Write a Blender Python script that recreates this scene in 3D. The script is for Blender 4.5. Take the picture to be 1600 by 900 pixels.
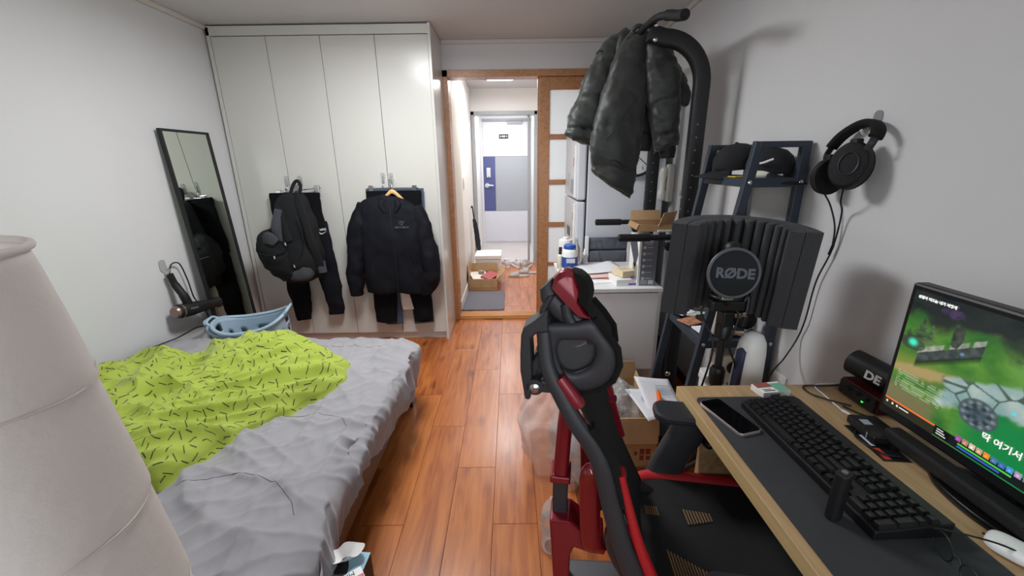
import bpy, bmesh, math, random
from mathutils import Vector, Matrix, Euler, noise
random.seed(7)
PI = math.pi
sc = bpy.context.scene
COL = sc.collection
for o in list(bpy.data.objects): bpy.data.objects.remove(o)

# ---------------------------------------------------------------- camera
cd = bpy.data.cameras.new('camera'); cam = bpy.data.objects.new('camera', cd); COL.objects.link(cam)
cd.sensor_width = 36; cd.lens = 637/1600*36; cd.clip_start = 0.02
pitch, roll = math.radians(17.1), math.radians(-0.75)
cam.matrix_world = (Matrix.Translation((0, 0, 1.393)) @ Matrix.Rotation(PI/2-pitch, 4, 'X')
                    @ Matrix.Rotation(roll, 4, 'Z'))
sc.camera = cam
# ---------------------------------------------------------------- world, colour
w = bpy.data.worlds.new('world'); sc.world = w; w.use_nodes = True
w.node_tree.nodes['Background'].inputs[0].default_value = (.55, .65, .8, 1)
w.node_tree.nodes['Background'].inputs[1].default_value = .3
sc.view_settings.view_transform = 'Standard'; sc.view_settings.look = 'None'
sc.view_settings.exposure = 0.2; sc.view_settings.gamma = 1; sc.view_settings.use_curve_mapping = False

def area(name, loc, rot, sx, sy, power, col=(1, 1, 1)):
    l = bpy.data.lights.new(name, 'AREA'); l.shape = 'RECTANGLE'; l.size = sx; l.size_y = sy
    l.energy = power; l.color = col
    o = bpy.data.objects.new(name, l); COL.objects.link(o); o.location = loc; o.rotation_euler = rot
    return o
# light given off by the square ceiling lamp, the hallway lamp and the entrance lamp
area('ceiling_lamp_light', (-.6, 2.06, 2.195), (0, 0, 0), .5, .5, 25, (.97, .985, 1))
area('hallway_lamp_light', (-.1, 4.7, 2.22), (0, 0, 0), .3, .3, 18, (1, .985, .98))
area('entrance_lamp_light', (-.1, 6.6, 2.22), (0, 0, 0), .25, .25, 13, (.97, .97, 1))
area('added_fill_light', (.1, -1.215, 1.35), (PI/2, 0, 0), 1.5, 1.0, 17, (.90, .95, 1))  # added cool fill from behind the camera, set in the made-up window

# ---------------------------------------------------------------- materials
def lin(c):
    r = []
    for v in c[:3]:
        v = v/255
        r.append(v/12.92 if v <= .04045 else ((v+.055)/1.055)**2.4)
    return (*r, 1)
MATS = {}
def M(name, col, rough=.5, metal=0, spec=.5, bump=None, var=None, trans=0, emit=None, alpha=1, coat=0, sheen=0, ior=1.45, coord='Object', sss=0):
    if name in MATS: return MATS[name]
    m = bpy.data.materials.new(name); m.use_nodes = True; MATS[name] = m
    nt = m.node_tree; b = nt.nodes['Principled BSDF']; I = b.inputs
    I['Base Color'].default_value = lin(col); I['Roughness'].default_value = rough; I['Metallic'].default_value = metal
    I['Specular IOR Level'].default_value = spec; I['Transmission Weight'].default_value = trans; I['IOR'].default_value = ior
    I['Alpha'].default_value = alpha; I['Coat Weight'].default_value = coat; I['Coat Roughness'].default_value = .15
    I['Sheen Weight'].default_value = sheen
    if emit: I['Emission Color'].default_value = lin(emit[0]); I['Emission Strength'].default_value = emit[1]
    tc = None
    if bump or var:
        tc = nt.nodes.new('ShaderNodeTexCoord')
    if var:   # var = (scale vec or float, amount)
        n = nt.nodes.new('ShaderNodeTexNoise'); n.inputs['Scale'].default_value = 1; n.inputs['Detail'].default_value = 5
        mp = nt.nodes.new('ShaderNodeMapping'); s = var[0]; mp.inputs['Scale'].default_value = (s, s, s) if not hasattr(s, '__len__') else s
        nt.links.new(tc.outputs[coord], mp.inputs[0]); nt.links.new(mp.outputs[0], n.inputs['Vector'])
        r = nt.nodes.new('ShaderNodeValToRGB')
        c = lin(col); a = var[1]
        r.color_ramp.elements[0].position = .3; r.color_ramp.elements[1].position = .7
        r.color_ramp.elements[0].color = (*[x*(1-a) for x in c[:3]], 1); r.color_ramp.elements[1].color = (*[min(1, x*(1+a)) for x in c[:3]], 1)
        nt.links.new(n.outputs['Fac'], r.inputs[0]); nt.links.new(r.outputs[0], I['Base Color'])
    if bump:  # (scale, strength)
        n = nt.nodes.new('ShaderNodeTexNoise'); n.inputs['Detail'].default_value = 4
        mp = nt.nodes.new('ShaderNodeMapping'); s = bump[0]; mp.inputs['Scale'].default_value = (s, s, s) if not hasattr(s, '__len__') else s
        n.inputs['Scale'].default_value = 1
        bp = nt.nodes.new('ShaderNodeBump'); bp.inputs['Strength'].default_value = bump[1]; bp.inputs['Distance'].default_value = .01
        nt.links.new(tc.outputs[coord], mp.inputs[0]); nt.links.new(mp.outputs[0], n.inputs['Vector'])
        nt.links.new(n.outputs['Fac'], bp.inputs['Height']); nt.links.new(bp.outputs[0], I['Normal'])
    return m

def wood(name, dark, mid, light, rough, scale, per_object=True, knots=True):
    """streaky wood, grain along local Y; each plank takes its own patch"""
    m = bpy.data.materials.new(name); m.use_nodes = True; MATS[name] = m
    nt = m.node_tree; N = nt.nodes.new; L = nt.links.new; b = nt.nodes['Principled BSDF']
    tc = N('ShaderNodeTexCoord'); oi = N('ShaderNodeObjectInfo')
    add = N('ShaderNodeVectorMath'); add.operation = 'ADD'
    sc_ = N('ShaderNodeVectorMath'); sc_.operation = 'SCALE'; sc_.inputs['Scale'].default_value = 37
    cmb = N('ShaderNodeCombineXYZ')
    if per_object:
        for k in range(3): L(oi.outputs['Random'], cmb.inputs[k])
    L(cmb.outputs[0], sc_.inputs[0]); L(tc.outputs['Object'], add.inputs[0]); L(sc_.outputs[0], add.inputs[1])
    mp = N('ShaderNodeMapping'); mp.inputs['Scale'].default_value = (scale, scale*.07, scale); L(add.outputs[0], mp.inputs[0])
    n1 = N('ShaderNodeTexNoise'); n1.inputs['Scale'].default_value = 1; n1.inputs['Detail'].default_value = 6; n1.inputs['Distortion'].default_value = .6; L(mp.outputs[0], n1.inputs['Vector'])
    mp2 = N('ShaderNodeMapping'); mp2.inputs['Scale'].default_value = (scale*.28, scale*.05, scale*.3); L(add.outputs[0], mp2.inputs[0])
    n2 = N('ShaderNodeTexNoise'); n2.inputs['Scale'].default_value = 1; n2.inputs['Detail'].default_value = 3; n2.inputs['Distortion'].default_value = 1.5; L(mp2.outputs[0], n2.inputs['Vector'])
    mix = N('ShaderNodeMath'); mix.operation = 'MULTIPLY_ADD'; mix.inputs[1].default_value = .55; L(n1.outputs['Fac'], mix.inputs[0])
    h = N('ShaderNodeMath'); h.operation = 'MULTIPLY'; h.inputs[1].default_value = .45; L(n2.outputs['Fac'], h.inputs[0]); L(h.outputs[0], mix.inputs[2])
    last = mix
    if knots:
        mp3 = N('ShaderNodeMapping'); mp3.inputs['Scale'].default_value = (6.5, 2.6, 6); L(add.outputs[0], mp3.inputs[0])
        v = N('ShaderNodeTexVoronoi'); v.inputs['Scale'].default_value = 1; L(mp3.outputs[0], v.inputs['Vector'])
        mr = N('ShaderNodeMapRange'); mr.inputs['From Min'].default_value = .0; mr.inputs['From Max'].default_value = .2; mr.inputs['To Min'].default_value = -.22; mr.inputs['To Max'].default_value = 0
        L(v.outputs['Distance'], mr.inputs['Value'])
        ad = N('ShaderNodeMath'); L(mix.outputs[0], ad.inputs[0]); L(mr.outputs[0], ad.inputs[1]); last = ad
    ob = N('ShaderNodeMath'); ob.operation = 'MULTIPLY_ADD'; ob.inputs[1].default_value = .10 if per_object else 0; L(oi.outputs['Random'], ob.inputs[0]); L(last.outputs[0], ob.inputs[2])
    r = N('ShaderNodeValToRGB'); e = r.color_ramp.elements
    e[0].position = .3; e[0].color = lin(dark); e[1].position = .68; e[1].color = lin(light)
    x = e.new(.47); x.color = lin(mid)
    L(ob.outputs[0], r.inputs[0]); L(r.outputs[0], b.inputs['Base Color'])
    b.inputs['Roughness'].default_value = rough; b.inputs['Coat Weight'].default_value = .15; b.inputs['Coat Roughness'].default_value = .2
    bp = N('ShaderNodeBump'); bp.inputs['Strength'].default_value = .08; bp.inputs['Distance'].default_value = .004
    L(n1.outputs['Fac'], bp.inputs['Height']); L(bp.outputs[0], b.inputs['Normal'])
    return m

def translucent(m, fac, col):
    """thin sheet (paper, frosted glass): part of the light passes through diffusely"""
    nt = m.node_tree; b = nt.nodes['Principled BSDF']; out = nt.nodes['Material Output']
    tr = nt.nodes.new('ShaderNodeBsdfTranslucent'); tr.inputs[0].default_value = lin(col)
    mx = nt.nodes.new('ShaderNodeMixShader'); mx.inputs[0].default_value = fac
    nt.links.new(b.outputs[0], mx.inputs[1]); nt.links.new(tr.outputs[0], mx.inputs[2]); nt.links.new(mx.outputs[0], out.inputs['Surface'])
    return m
# ---------------------------------------------------------------- geometry helpers
WM = {}
class G:
    def __init__(s): s.v = []; s.f = []; s.uv = None
    def add(s, vs, fs, mat=None):
        b = len(s.v)
        for p in vs:
            p = Vector(p); s.v.append(mat @ p if mat else p)
        s.f += [tuple(i+b for i in f) for f in fs]; return s
    def box(s, c, d, rot=None):
        x, y, z = d[0]/2, d[1]/2, d[2]/2
        vs = [(-x,-y,-z),(x,-y,-z),(x,y,-z),(-x,y,-z),(-x,-y,z),(x,-y,z),(x,y,z),(-x,y,z)]
        m = Matrix.Translation(c)
        if rot is not None: m = m @ (Euler(rot).to_matrix().to_4x4() if not isinstance(rot, Matrix) else rot)
        return s.add(vs, [(0,3,2,1),(4,5,6,7),(0,1,5,4),(1,2,6,5),(2,3,7,6),(3,0,4,7)], m)
    def b2(s, p0, p1):
        return s.box([(a+b)/2 for a, b in zip(p0, p1)], [abs(b-a) for a, b in zip(p0, p1)])
    def bar(s, p0, p1, wx, wy, up=(0, 0, 1)):
        """box-section bar from p0 to p1; wx across, wy along up"""
        p0, p1 = Vector(p0), Vector(p1); d = (p1-p0); L_ = d.length; d.normalize()
        up = Vector(up)
        if abs(d.dot(up)) > .98: up = Vector((0, 1, 0))
        a = d.cross(up).normalized(); u = a.cross(d)
        m = Matrix((a, d, u)).transposed().to_4x4(); m.translation = (p0+p1)/2
        return s.box((0, 0, 0), (wx, L_, wy), None) if False else s._boxm((wx, L_, wy), m)
    def _boxm(s, d, m):
        x, y, z = d[0]/2, d[1]/2, d[2]/2
        vs = [(-x,-y,-z),(x,-y,-z),(x,y,-z),(-x,y,-z),(-x,-y,z),(x,-y,z),(x,y,z),(-x,y,z)]
        return s.add(vs, [(0,3,2,1),(4,5,6,7),(0,1,5,4),(1,2,6,5),(2,3,7,6),(3,0,4,7)], m)
    def tube(s, pts, r, n=10, closed=False, cap=True):
        pts = [Vector(p) for p in pts]; N_ = len(pts)
        rs = r if hasattr(r, '__len__') else [r]*N_
        rings = []; prev = None
        for i, p in enumerate(pts):
            if closed: t = pts[(i+1) % N_]-pts[i-1]
            else: t = pts[min(i+1, N_-1)]-pts[max(i-1, 0)]
            if t.length < 1e-9: t = Vector((0, 0, 1))
            t.normalize()
            if prev is None:
                a = t.orthogonal().normalized()
            else:
                a = prev-t*prev.dot(t)
                a = a.normalized() if a.length > 1e-6 else t.orthogonal().normalized()
            prev = a; c = t.cross(a)
            rings.append([p+(a*math.cos(2*PI*k/n)+c*math.sin(2*PI*k/n))*rs[i] for k in range(n)])
        return s.rings(rings, closed, cap)
    def rings(s, rings, closed=False, cap=True, wrap=True):
        b = len(s.v); n = len(rings[0])
        for R in rings: s.v += [Vector(p) for p in R]
        m = len(rings)
        for i in range(m if closed else m-1):
            j = (i+1) % m
            for k in range(n if wrap else n-1):
                k2 = (k+1) % n
                s.f.append((b+i*n+k, b+i*n+k2, b+j*n+k2, b+j*n+k))
        if cap and not closed and wrap:
            s.f.append(tuple(b+k for k in reversed(range(n)))); s.f.append(tuple(b+(m-1)*n+k for k in range(n)))
        return s
    def cyl(s, p0, p1, r0, r1=None, n=16):
        return s.tube([p0, p1], [r0, r0 if r1 is None else r1], n)
    def lathe(s, prof, n=24, c=(0, 0, 0), mat=None, cap=True):
        m = mat if mat is not None else Matrix.Translation(c)
        return s.rings([[m @ Vector((r*math.cos(2*PI*k/n), r*math.sin(2*PI*k/n), z)) for k in range(n)] for r, z in prof], False, cap)
    def prism(s, poly, h, mat=None):
        """poly in local XY extruded along local Z by h"""
        n = len(poly); m = mat if mat is not None else Matrix()
        vs = [(x, y, 0) for x, y in poly]+[(x, y, h) for x, y in poly]
        fs = [tuple(reversed(range(n))), tuple(range(n, 2*n))]+[(i, (i+1) % n, n+(i+1) % n, n+i) for i in range(n)]
        return s.add(vs, fs, m)
    def ball(s, c, r, nu=16, nv=10, e=1.0, mat=None):
        r = r if hasattr(r, '__len__') else (r, r, r)
        def pw(x): return math.copysign(abs(x)**e, x)
        rings = []
        for j in range(nv+1):
            t = -PI/2+PI*j/nv; t = max(min(t, PI/2-.02), -PI/2+.02)
            R = []
            for k in range(nu):
                a = 2*PI*k/nu
                p = Vector((r[0]*pw(math.cos(t))*pw(math.cos(a)), r[1]*pw(math.cos(t))*pw(math.sin(a)), r[2]*pw(math.sin(t))))
                R.append((mat @ p if mat else p)+Vector(c))
            rings.append(R)
        return s.rings(rings)
    def loft(s, secs, n=20, e=1.0, cap=True):
        """secs: (centre, half-width vector, half-thickness vector)"""
        def pw(x): return math.copysign(abs(x)**e, x)
        rings = []
        for c, a, b in secs:
            c, a, b = Vector(c), Vector(a), Vector(b)
            rings.append([c+a*pw(math.cos(2*PI*k/n))+b*pw(math.sin(2*PI*k/n)) for k in range(n)])
        return s.rings(rings, False, cap)
    def grid(s, fn, nu, nv, wrap=False):
        b = len(s.v)
        for j in range(nv+1):
            for i in range(nu+1): s.v.append(Vector(fn(i/nu, j/nv)))
        for j in range(nv):
            for i in range(nu):
                a = b+j*(nu+1)+i; s.f.append((a, a+1, a+nu+2, a+nu+1))
        return s
    def torus(s, R, r, mat, n=32, k=8):
        return s.tube([mat @ Vector((R*math.cos(2*PI*i/n), R*math.sin(2*PI*i/n), 0)) for i in range(n)], r, k, closed=True)
    def wrinkle(s, amp, scale, seed=0, stretch=(1, 1, 1), octv=3, normals=True):
        me = bpy.data.meshes.new('t'); me.from_pydata([tuple(v) for v in s.v], [], s.f); me.update()
        ns = [v.normal.copy() for v in me.vertices]; bpy.data.meshes.remove(me)
        st = Vector(stretch)
        for i, p in enumerate(s.v):
            q = Vector((p.x*st.x, p.y*st.y, p.z*st.z))*scale+Vector((seed*3.1, seed*1.7, seed*.9))
            d = noise.fractal(q, 1.0, 2.0, octv)
            s.v[i] = p+ns[i]*(amp*d)
        return s
    def obj(s, name, mat, parent=None, smooth=None, bevel=0, sub=0, local=False, origin=None, seg=2):
        vs = s.v
        base = Matrix()
        if parent is not None and not local:
            inv = WM[parent.name].inverted(); vs = [inv @ v for v in vs]
        if parent is not None: base = WM[parent.name]
        if origin is not None:
            o_ = Vector(origin); vs = [v-o_ for v in vs]
        me = bpy.data.meshes.new(name); me.from_pydata([tuple(v) for v in vs], [], s.f)
        bm = bmesh.new(); bm.from_mesh(me); bmesh.ops.recalc_face_normals(bm, faces=bm.faces); bm.to_mesh(me); bm.free()
        if s.uv:
            ul = me.uv_layers.new(name='UVMap')
            for lp in me.loops: ul.data[lp.index].uv = s.uv[lp.vertex_index]
        if isinstance(mat, str): mat = MATS[mat]
        me.materials.append(mat)
        if smooth:
            for p in me.polygons: p.use_smooth = True
            me.set_sharp_from_angle(angle=math.radians(smooth))
        o = bpy.data.objects.new(name, me); COL.objects.link(o)
        if origin is not None: o.location = origin
        if parent is not None: o.parent = parent; WM[o.name] = base.copy()
        else: WM[o.name] = Matrix.Translation(origin) if origin is not None else Matrix()
        if bevel:
            md = o.modifiers.new('bevel', 'BEVEL'); md.width = bevel; md.segments = seg; md.limit_method = 'ANGLE'; md.angle_limit = math.radians(40)
        if sub:
            md = o.modifiers.new('sub', 'SUBSURF'); md.levels = sub; md.render_levels = sub
        return o

def thing(name, label, cat, loc=(0, 0, 0), rotz=0, group=None, rot=None):
    o = bpy.data.objects.new(name, None); COL.objects.link(o); o.empty_display_size = .05
    o.location = loc; o.rotation_euler = rot if rot else (0, 0, rotz)
    o['label'] = label; o['category'] = cat
    if group: o['group'] = group
    WM[o.name] = Matrix.Translation(loc) @ Euler(rot if rot else (0, 0, rotz)).to_matrix().to_4x4()
    return o
def tag(o, label, cat, group=None):
    o['label'] = label; o['category'] = cat
    if group: o['group'] = group
    return o
def struct(o, label=None):
    o['kind'] = 'structure'
    if label: o['label'] = label
    return o
def copy_tree(root, parent=None):
    c = root.copy(); COL.objects.link(c)
    if parent: c.parent = parent
    for ch in root.children: copy_tree(ch, c)
    return c
FONT = bpy.data.fonts.load if False else None
def text(body, size, mat, name, parent, M4, depth=.0006, align='CENTER', bold=0.0, local=False, sx=1.0):
    cu = bpy.data.curves.new('t', 'FONT'); cu.body = body; cu.size = size; cu.extrude = depth/2; cu.align_x = align; cu.align_y = 'CENTER'; cu.offset = bold
    cu.resolution_u = 3
    o = bpy.data.objects.new('t', cu); COL.objects.link(o)
    dg = bpy.context.evaluated_depsgraph_get(); dg.update()
    me = bpy.data.meshes.new_from_object(o.evaluated_get(dg))
    g = G(); S = Matrix.Diagonal((sx, 1, 1, 1))
    g.v = [M4 @ (S @ v.co) for v in me.vertices]; g.f = [tuple(p.vertices) for p in me.polygons]
    bpy.data.objects.remove(o); bpy.data.curves.remove(cu); bpy.data.meshes.remove(me)
    return g.obj(name, mat, parent, local=local)
def frame(o, x, y):
    """matrix with local X along x, local Y along y, origin o"""
    x = Vector(x).normalized(); z = x.cross(Vector(y)).normalized(); y = z.cross(x)
    m = Matrix((x, y, z)).transposed().to_4x4(); m.translation = Vector(o); return m
def arc(c, r, a0, a1, n, ax=(1, 0, 0), ay=(0, 0, 1)):
    c, ax, ay = Vector(c), Vector(ax), Vector(ay)
    return [c+ax*(r*math.cos(a0+(a1-a0)*i/n))+ay*(r*math.sin(a0+(a1-a0)*i/n)) for i in range(n+1)]
def smoothpath(pts, k=6):
    """Catmull-Rom through the points"""
    P = [Vector(p) for p in pts]; P = [P[0]*2-P[1]]+P+[P[-1]*2-P[-2]]; out = []
    for i in range(1, len(P)-2):
        for j in range(k):
            t = j/k
            out.append(.5*((2*P[i])+(P[i+1]-P[i-1])*t+(2*P[i-1]-5*P[i]+4*P[i+1]-P[i+2])*t*t+(3*P[i]-P[i-1]-3*P[i+1]+P[i+2])*t**3))
    out.append(P[-2]); return out
def rrect(w_, h_, r, n=5):
    pts = []
    for cx, cy, a in ((w_/2-r, h_/2-r, 0), (-w_/2+r, h_/2-r, PI/2), (-w_/2+r, -h_/2+r, PI), (w_/2-r, -h_/2+r, 1.5*PI)):
        for i in range(n+1): pts.append((cx+r*math.cos(a+PI/2*i/n), cy+r*math.sin(a+PI/2*i/n)))
    return pts
# ================================================================ MATERIALS USED OFTEN
WALL = M('wallpaper', (208, 208, 209), .85, bump=(300, .08), var=(2.5, .015))
CEIL = M('ceiling_paper', (206, 206, 208), .9, bump=(150, .15))
GLOSSW = M('white_gloss_laminate', (204, 203, 197), .22, spec=.5)
WHITE = M('white_laminate', (226, 226, 226), .4)
WPLAS = M('white_plastic', (236, 236, 234), .35)
BLK = M('black_plastic', (22, 22, 24), .42)
BLKM = M('black_powder_coat', (24, 25, 28), .5, bump=(300, .1))
BLKS = M('black_soft_rubber', (18, 18, 19), .6)
STEEL = M('polished_steel', (200, 200, 202), .22, 1)
SLATE = M('slate_blue_metal', (46, 54, 66), .42)
RUBBER = M('cable_rubber', (20, 20, 22), .5)
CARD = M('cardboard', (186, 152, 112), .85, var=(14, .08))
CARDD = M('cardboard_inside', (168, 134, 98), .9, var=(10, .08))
PAPER = M('white_paper', (232, 233, 238), .8)
INK = M('black_ink', (24, 24, 28), .6)
wood('floor_wood', (98, 46, 18), (160, 86, 38), (188, 114, 56), .33, 42)
wood('hall_wood', (126, 72, 44), (172, 106, 70), (196, 130, 90), .32, 42)
TRIMW = wood('oak_trim', (142, 96, 60), (168, 117, 76), (184, 134, 92), .38, 60, False, False)
DESKW = wood('desk_oak', (140, 112, 76), (168, 138, 99), (188, 159, 120), .45, 55, False, False)
DARKW = wood('dark_brown_wood', (40, 26, 20), (58, 38, 30), (76, 52, 42), .4, 40, False, False)
XL, XR, YB, YF, ZC = -2.05, 1.115, 3.56, -1.2, 2.3

# ================================================================ STRUCTURE
fl = struct(G().box(((XL+XR)/2, (YB+YF)/2, -.035), (XR-XL+.2, YB-YF+.1, .05)).obj('floor', M('floor_screed', (70, 45, 30), .8), origin=(0, 0, 0)))
pl = None
for k in range(-11, 7):
    x0, x1 = -.09+.18*k, .09+.18*k
    if x1 < XL or x0 > XR: continue
    off = 1.293-.3217*(k % 3) if False else 1.293-.3217*k
    off = off % .965
    n = -2
    while True:
        y0 = off+.965*n; y1 = y0+.965; n += 1
        if y0 > YB: break
        ya, yb = max(y0, YF), min(y1, YB)
        if yb-ya < .05: continue
        xa, xb = max(x0, XL), min(x1, XR)
        g = G().box((0, 0, 0), (xb-xa-.0012, yb-ya-.0016, .01))
        p = g.obj('plank', 'floor_wood', fl, bevel=.0007, seg=1, local=True); p.location = ((xa+xb)/2, (ya+yb)/2, -.005)
struct(G().box(((XL+XR)/2, (YB+YF)/2, ZC+.03), (XR-XL+.3, YB-YF+.3, .06)).obj('ceiling', CEIL))
struct(G().box((XL-.05, (YB+YF)/2, ZC/2), (.1, YB-YF+.2, ZC)).obj('wall_left', WALL))
struct(G().box((XR+.05, (YB+YF)/2, ZC/2), (.1, YB-YF+.2, ZC)).obj('wall_right', WALL))
# front wall (behind the photographer) with an unseen window added for the fill light
WA, WB_ = -.7, .9
g = G(); g.b2((XL, YF-.1, 0), (WA, YF, ZC)); g.b2((WB_, YF-.1, 0), (XR, YF, ZC)); g.b2((WA, YF-.1, 0), (WB_, YF, .8)); g.b2((WA, YF-.1, 1.9), (WB_, YF, ZC))
struct(g.obj('wall_front', WALL))
wn = G(); [wn.b2(a, b) for a, b in (((WA, YF-.09, .8), (WB_, YF-.03, .84)), ((WA, YF-.09, 1.86), (WB_, YF-.03, 1.9)), ((WA, YF-.09, .84), (WA+.04, YF-.03, 1.86)), ((WB_-.04, YF-.09, .84), (WB_, YF-.03, 1.86)), ((.08, YF-.09, .84), (.12, YF-.03, 1.86)))]
wo = struct(wn.obj('added_window_1', WPLAS, bevel=.003))
for a, b in ((WA+.04, .08), (.12, WB_-.04)):
    G().b2((a, YF-.065, .84), (b, YF-.06, 1.86)).obj('pane', M('window_glass', (240, 245, 250), .02, trans=1), wo)
# back wall with the door opening
DX0, DX1, DZ = -.53, .98, 2.09
g = G(); g.b2((XL, YB, 0), (DX0, YB+.12, ZC)); g.b2((DX1, YB, 0), (XR, YB+.12, ZC)); g.b2((DX0, YB, DZ), (DX1, YB+.12, ZC))
struct(g.obj('wall_back', WALL))
# cornice strips along the ceiling
MOLD = M('moulding_paper', (205, 198, 192), .7)
for nm, a, b in (('trim_1', (-.526, YB-.018, ZC-.03), (XR-.02, YB, ZC)), ('trim_2', (XR-.02, YF, ZC-.03), (XR, YB, ZC)), ('trim_3', (XL, YF, ZC-.03), (XL+.02, 3.13, ZC))):
    struct(G().b2(a, b).obj(nm, MOLD, bevel=.006))
# baseboards
struct(G().b2((XR-.012, YF, 0), (XR, YB, .06)).obj('baseboard_right', DARKW, bevel=.003))
struct(G().b2((XL, YF, 0), (XL+.012, 3.13, .06)).obj('baseboard_left', DARKW, bevel=.003))

# sliding door frame (oak) ---------------------------------------------------
fr = struct(G().b2((DX0, YB-.015, 0), (DX0+.045, YB+.13, DZ)).obj('trim_4', TRIMW, bevel=.003))
g = G().b2((0, 0, 0), (DX1-DX0, .145, .05)); 
o = g.obj('trim_5', TRIMW, bevel=.003); o.location = (DX0, YB-.015, DZ-.05); struct(o)
struct(G().b2((DX1-.045, YB-.015, 0), (DX1, YB+.13, DZ-.05)).obj('trim_6', TRIMW, bevel=.003))
g = G(); g.b2((DX0+.045, YB-.005, 0), (DX1-.045, YB+.13, .02))
for yy in (.0, .03, .06, .09): g.b2((DX0+.045, YB+yy, .02), (DX1-.045, YB+yy+.016, .034))
struct(g.obj('trim_7', M('oak_threshold', (206, 148, 88), .35, var=((4, 60, 60), .10)), bevel=.002))
# sliding panel
dr = struct(thing('door_1', 'oak sliding door panel with frosted glass panes', 'door', (.245, YB+.03, .034)))
del dr['category']
X0, X1, Y0, Y1 = .24, .935, YB+.012, YB+.045
Z0, Z1 = .034, DZ-.05
TRIMD = TRIMW
for a, b in ((X0, X0+.085), (X1-.085, X1)): G().b2((a, Y0, Z0), (b, Y1, Z1)).obj('stile', TRIMD, dr, bevel=.003)
zs = [(Z0, .16), (.50, .53), (.849, .89), (1.21, 1.25), (1.572, 1.612), (1.945, Z1)]
for a, b in zs: G().b2((X0+.085, Y0+.003, a), (X1-.085, Y1-.003, b)).obj('rail', TRIMD, dr, bevel=.003)
FROST = translucent(M('frosted_glass', (238, 244, 246), .5), .6, (246, 250, 252))
for (a, b), (c, d) in zip(zs, zs[1:]):
    G().b2((X0+.08, Y0+.014, b-.004), (X1-.08, Y0+.019, c+.004)).obj('pane', FROST, dr)
# second (rear) fixed-side panel edge seen beside the stile
G().b2((X0-.012, Y1+.006, Z0), (X0+.05, Y1+.036, Z1)).obj('stile', TRIMD, dr, bevel=.003)

# hallway -------------------------------------------------------------------
HW = M('hall_wallpaper', (232, 230, 227), .7, bump=(180, .15))
YS = 5.72; YD = 7.5
hf = struct(G().box((0.1, (YB+.12+YS)/2, -.03), (1.9, YS-YB-.1, .04)).obj('floor.001', M('floor_screed', (70, 45, 30), .8)))
for k in range(-4, 6):
    off = (3.9-.3217*k) % .965; n = 3
    while True:
        y0 = off+.965*n; y1 = y0+.965; n += 1
        if y0 > YS: break
        ya, yb = max(y0, YB+.13), min(y1, YS)
        if yb-ya < .05: continue
        p = G().box((0, 0, 0), (.1788, yb-ya-.0016, .01)).obj('plank', 'hall_wood', hf, bevel=.0007, seg=1, local=True)
        p.location = (.18*k, (ya+yb)/2, -.005)
struct(G().b2((-.62, YB+.13, 0), (-.51, YD+.1, ZC)).obj('wall_left.001', HW))
struct(G().b2((1.0, YB+.13, 0), (1.1, YS, ZC)).obj('wall_right.001', HW))
struct(G().b2((-.65, YB+.12, ZC), (1.1, YD+.1, ZC+.06)).obj('ceiling.001', CEIL))
g = G(); g.b2((-.51, YS, 2.03), (1.0, YS+.1, ZC)); g.b2((.36, YS, 0), (1.0, YS+.1, 2.03)); 
struct(g.obj('wall_back.001', HW))
struct(G().b2((.36, YS+.1, -.04), (.46, YD, ZC)).obj('wall_right.002', HW))
struct(G().b2((-.512, YD, -.06), (.4, YD+.1, ZC)).obj('wall_back.002', M('entrance_white', (240, 240, 243), .5)))
struct(G().b2((-.52, YS+.02, -.08), (.46, YD+.1, -.03)).obj('floor.002', M('entrance_tile', (212, 205, 202), .35, var=(6, .03))))
struct(G().b2((-.51, YS-.03, -.04), (.36, YS+.03, .012)).obj('trim_8', M('oak_threshold', (196, 138, 80), .35), bevel=.003))
struct(G().b2((-.51, YB+.14, 0), (-.495, YS, .09)).obj('baseboard_left.001', M('white_skirting', (225, 222, 214), .4), bevel=.002))
GREYF = M('grey_metal_frame', (158, 162, 166), .4)
g = G(); g.b2((-.505, YS-.02, .0), (-.465, YS+.12, 2.03)); g.b2((.318, YS-.02, .0), (.36, YS+.12, 2.03)); g.b2((-.505, YS-.02, 1.985), (.36, YS+.12, 2.03))
struct(g.obj('trim_9', GREYF, bevel=.003))
struct(G().b2((.235, YS+.06, 0), (.265, YS+.1, 1.985)).obj('trim_10', GREYF, bevel=.003))
# side doorway on the hallway's left wall
struct(G().b2((-.512, 3.72, 0), (-.504, 4.35, 1.95)).obj('door_2', M('hall_side_door', (214, 208, 196), .5), bevel=.003), 'cream side door in the hallway wall')
# entrance door
ed = struct(thing('door_3', 'white steel entrance door with grey and navy panels', 'door', (-.1, YD, -.03))); del ed['category']
yd = YD-.012
ax0, ax1, az0, az1 = -.53+.02, .335, .0, 2.07
G().b2((ax0+.03, YD-.03, 2.07), (ax1+.01, YD, 2.11)).obj('door_frame', GREYF, ed, bevel=.003)
G().b2((ax1-.01, YD-.05, 0), (ax1+.03, YD, 2.07)).obj('door_frame', GREYF, ed, bevel=.003)
ax0 += .035
LW = M('door_white_steel', (222, 222, 230), .4)
G().b2((ax0, YD-.02, 1.50), (ax1, YD, 2.06)).obj('panel', LW, ed, bevel=.003)
G().b2((ax0, YD-.02, .0), (ax1, YD, .555)).obj('panel', LW, ed, bevel=.003)
G().b2((ax0, YD-.02, .56), (ax0+.205, YD, 1.495)).obj('panel', M('navy_steel', (84, 90, 138), .4), ed, bevel=.003)
G().b2((ax0+.21, YD-.02, .56), (ax1, YD, 1.495)).obj('panel', M('grey_steel', (166, 170, 176), .4), ed, bevel=.003)
lk = G().b2((ax0+.05, YD-.05, 1.14), (ax0+.125, YD-.02, 1.31)).obj('door_lock', M('satin_silver', (222, 224, 228), .3, .6), ed, bevel=.012)
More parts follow.
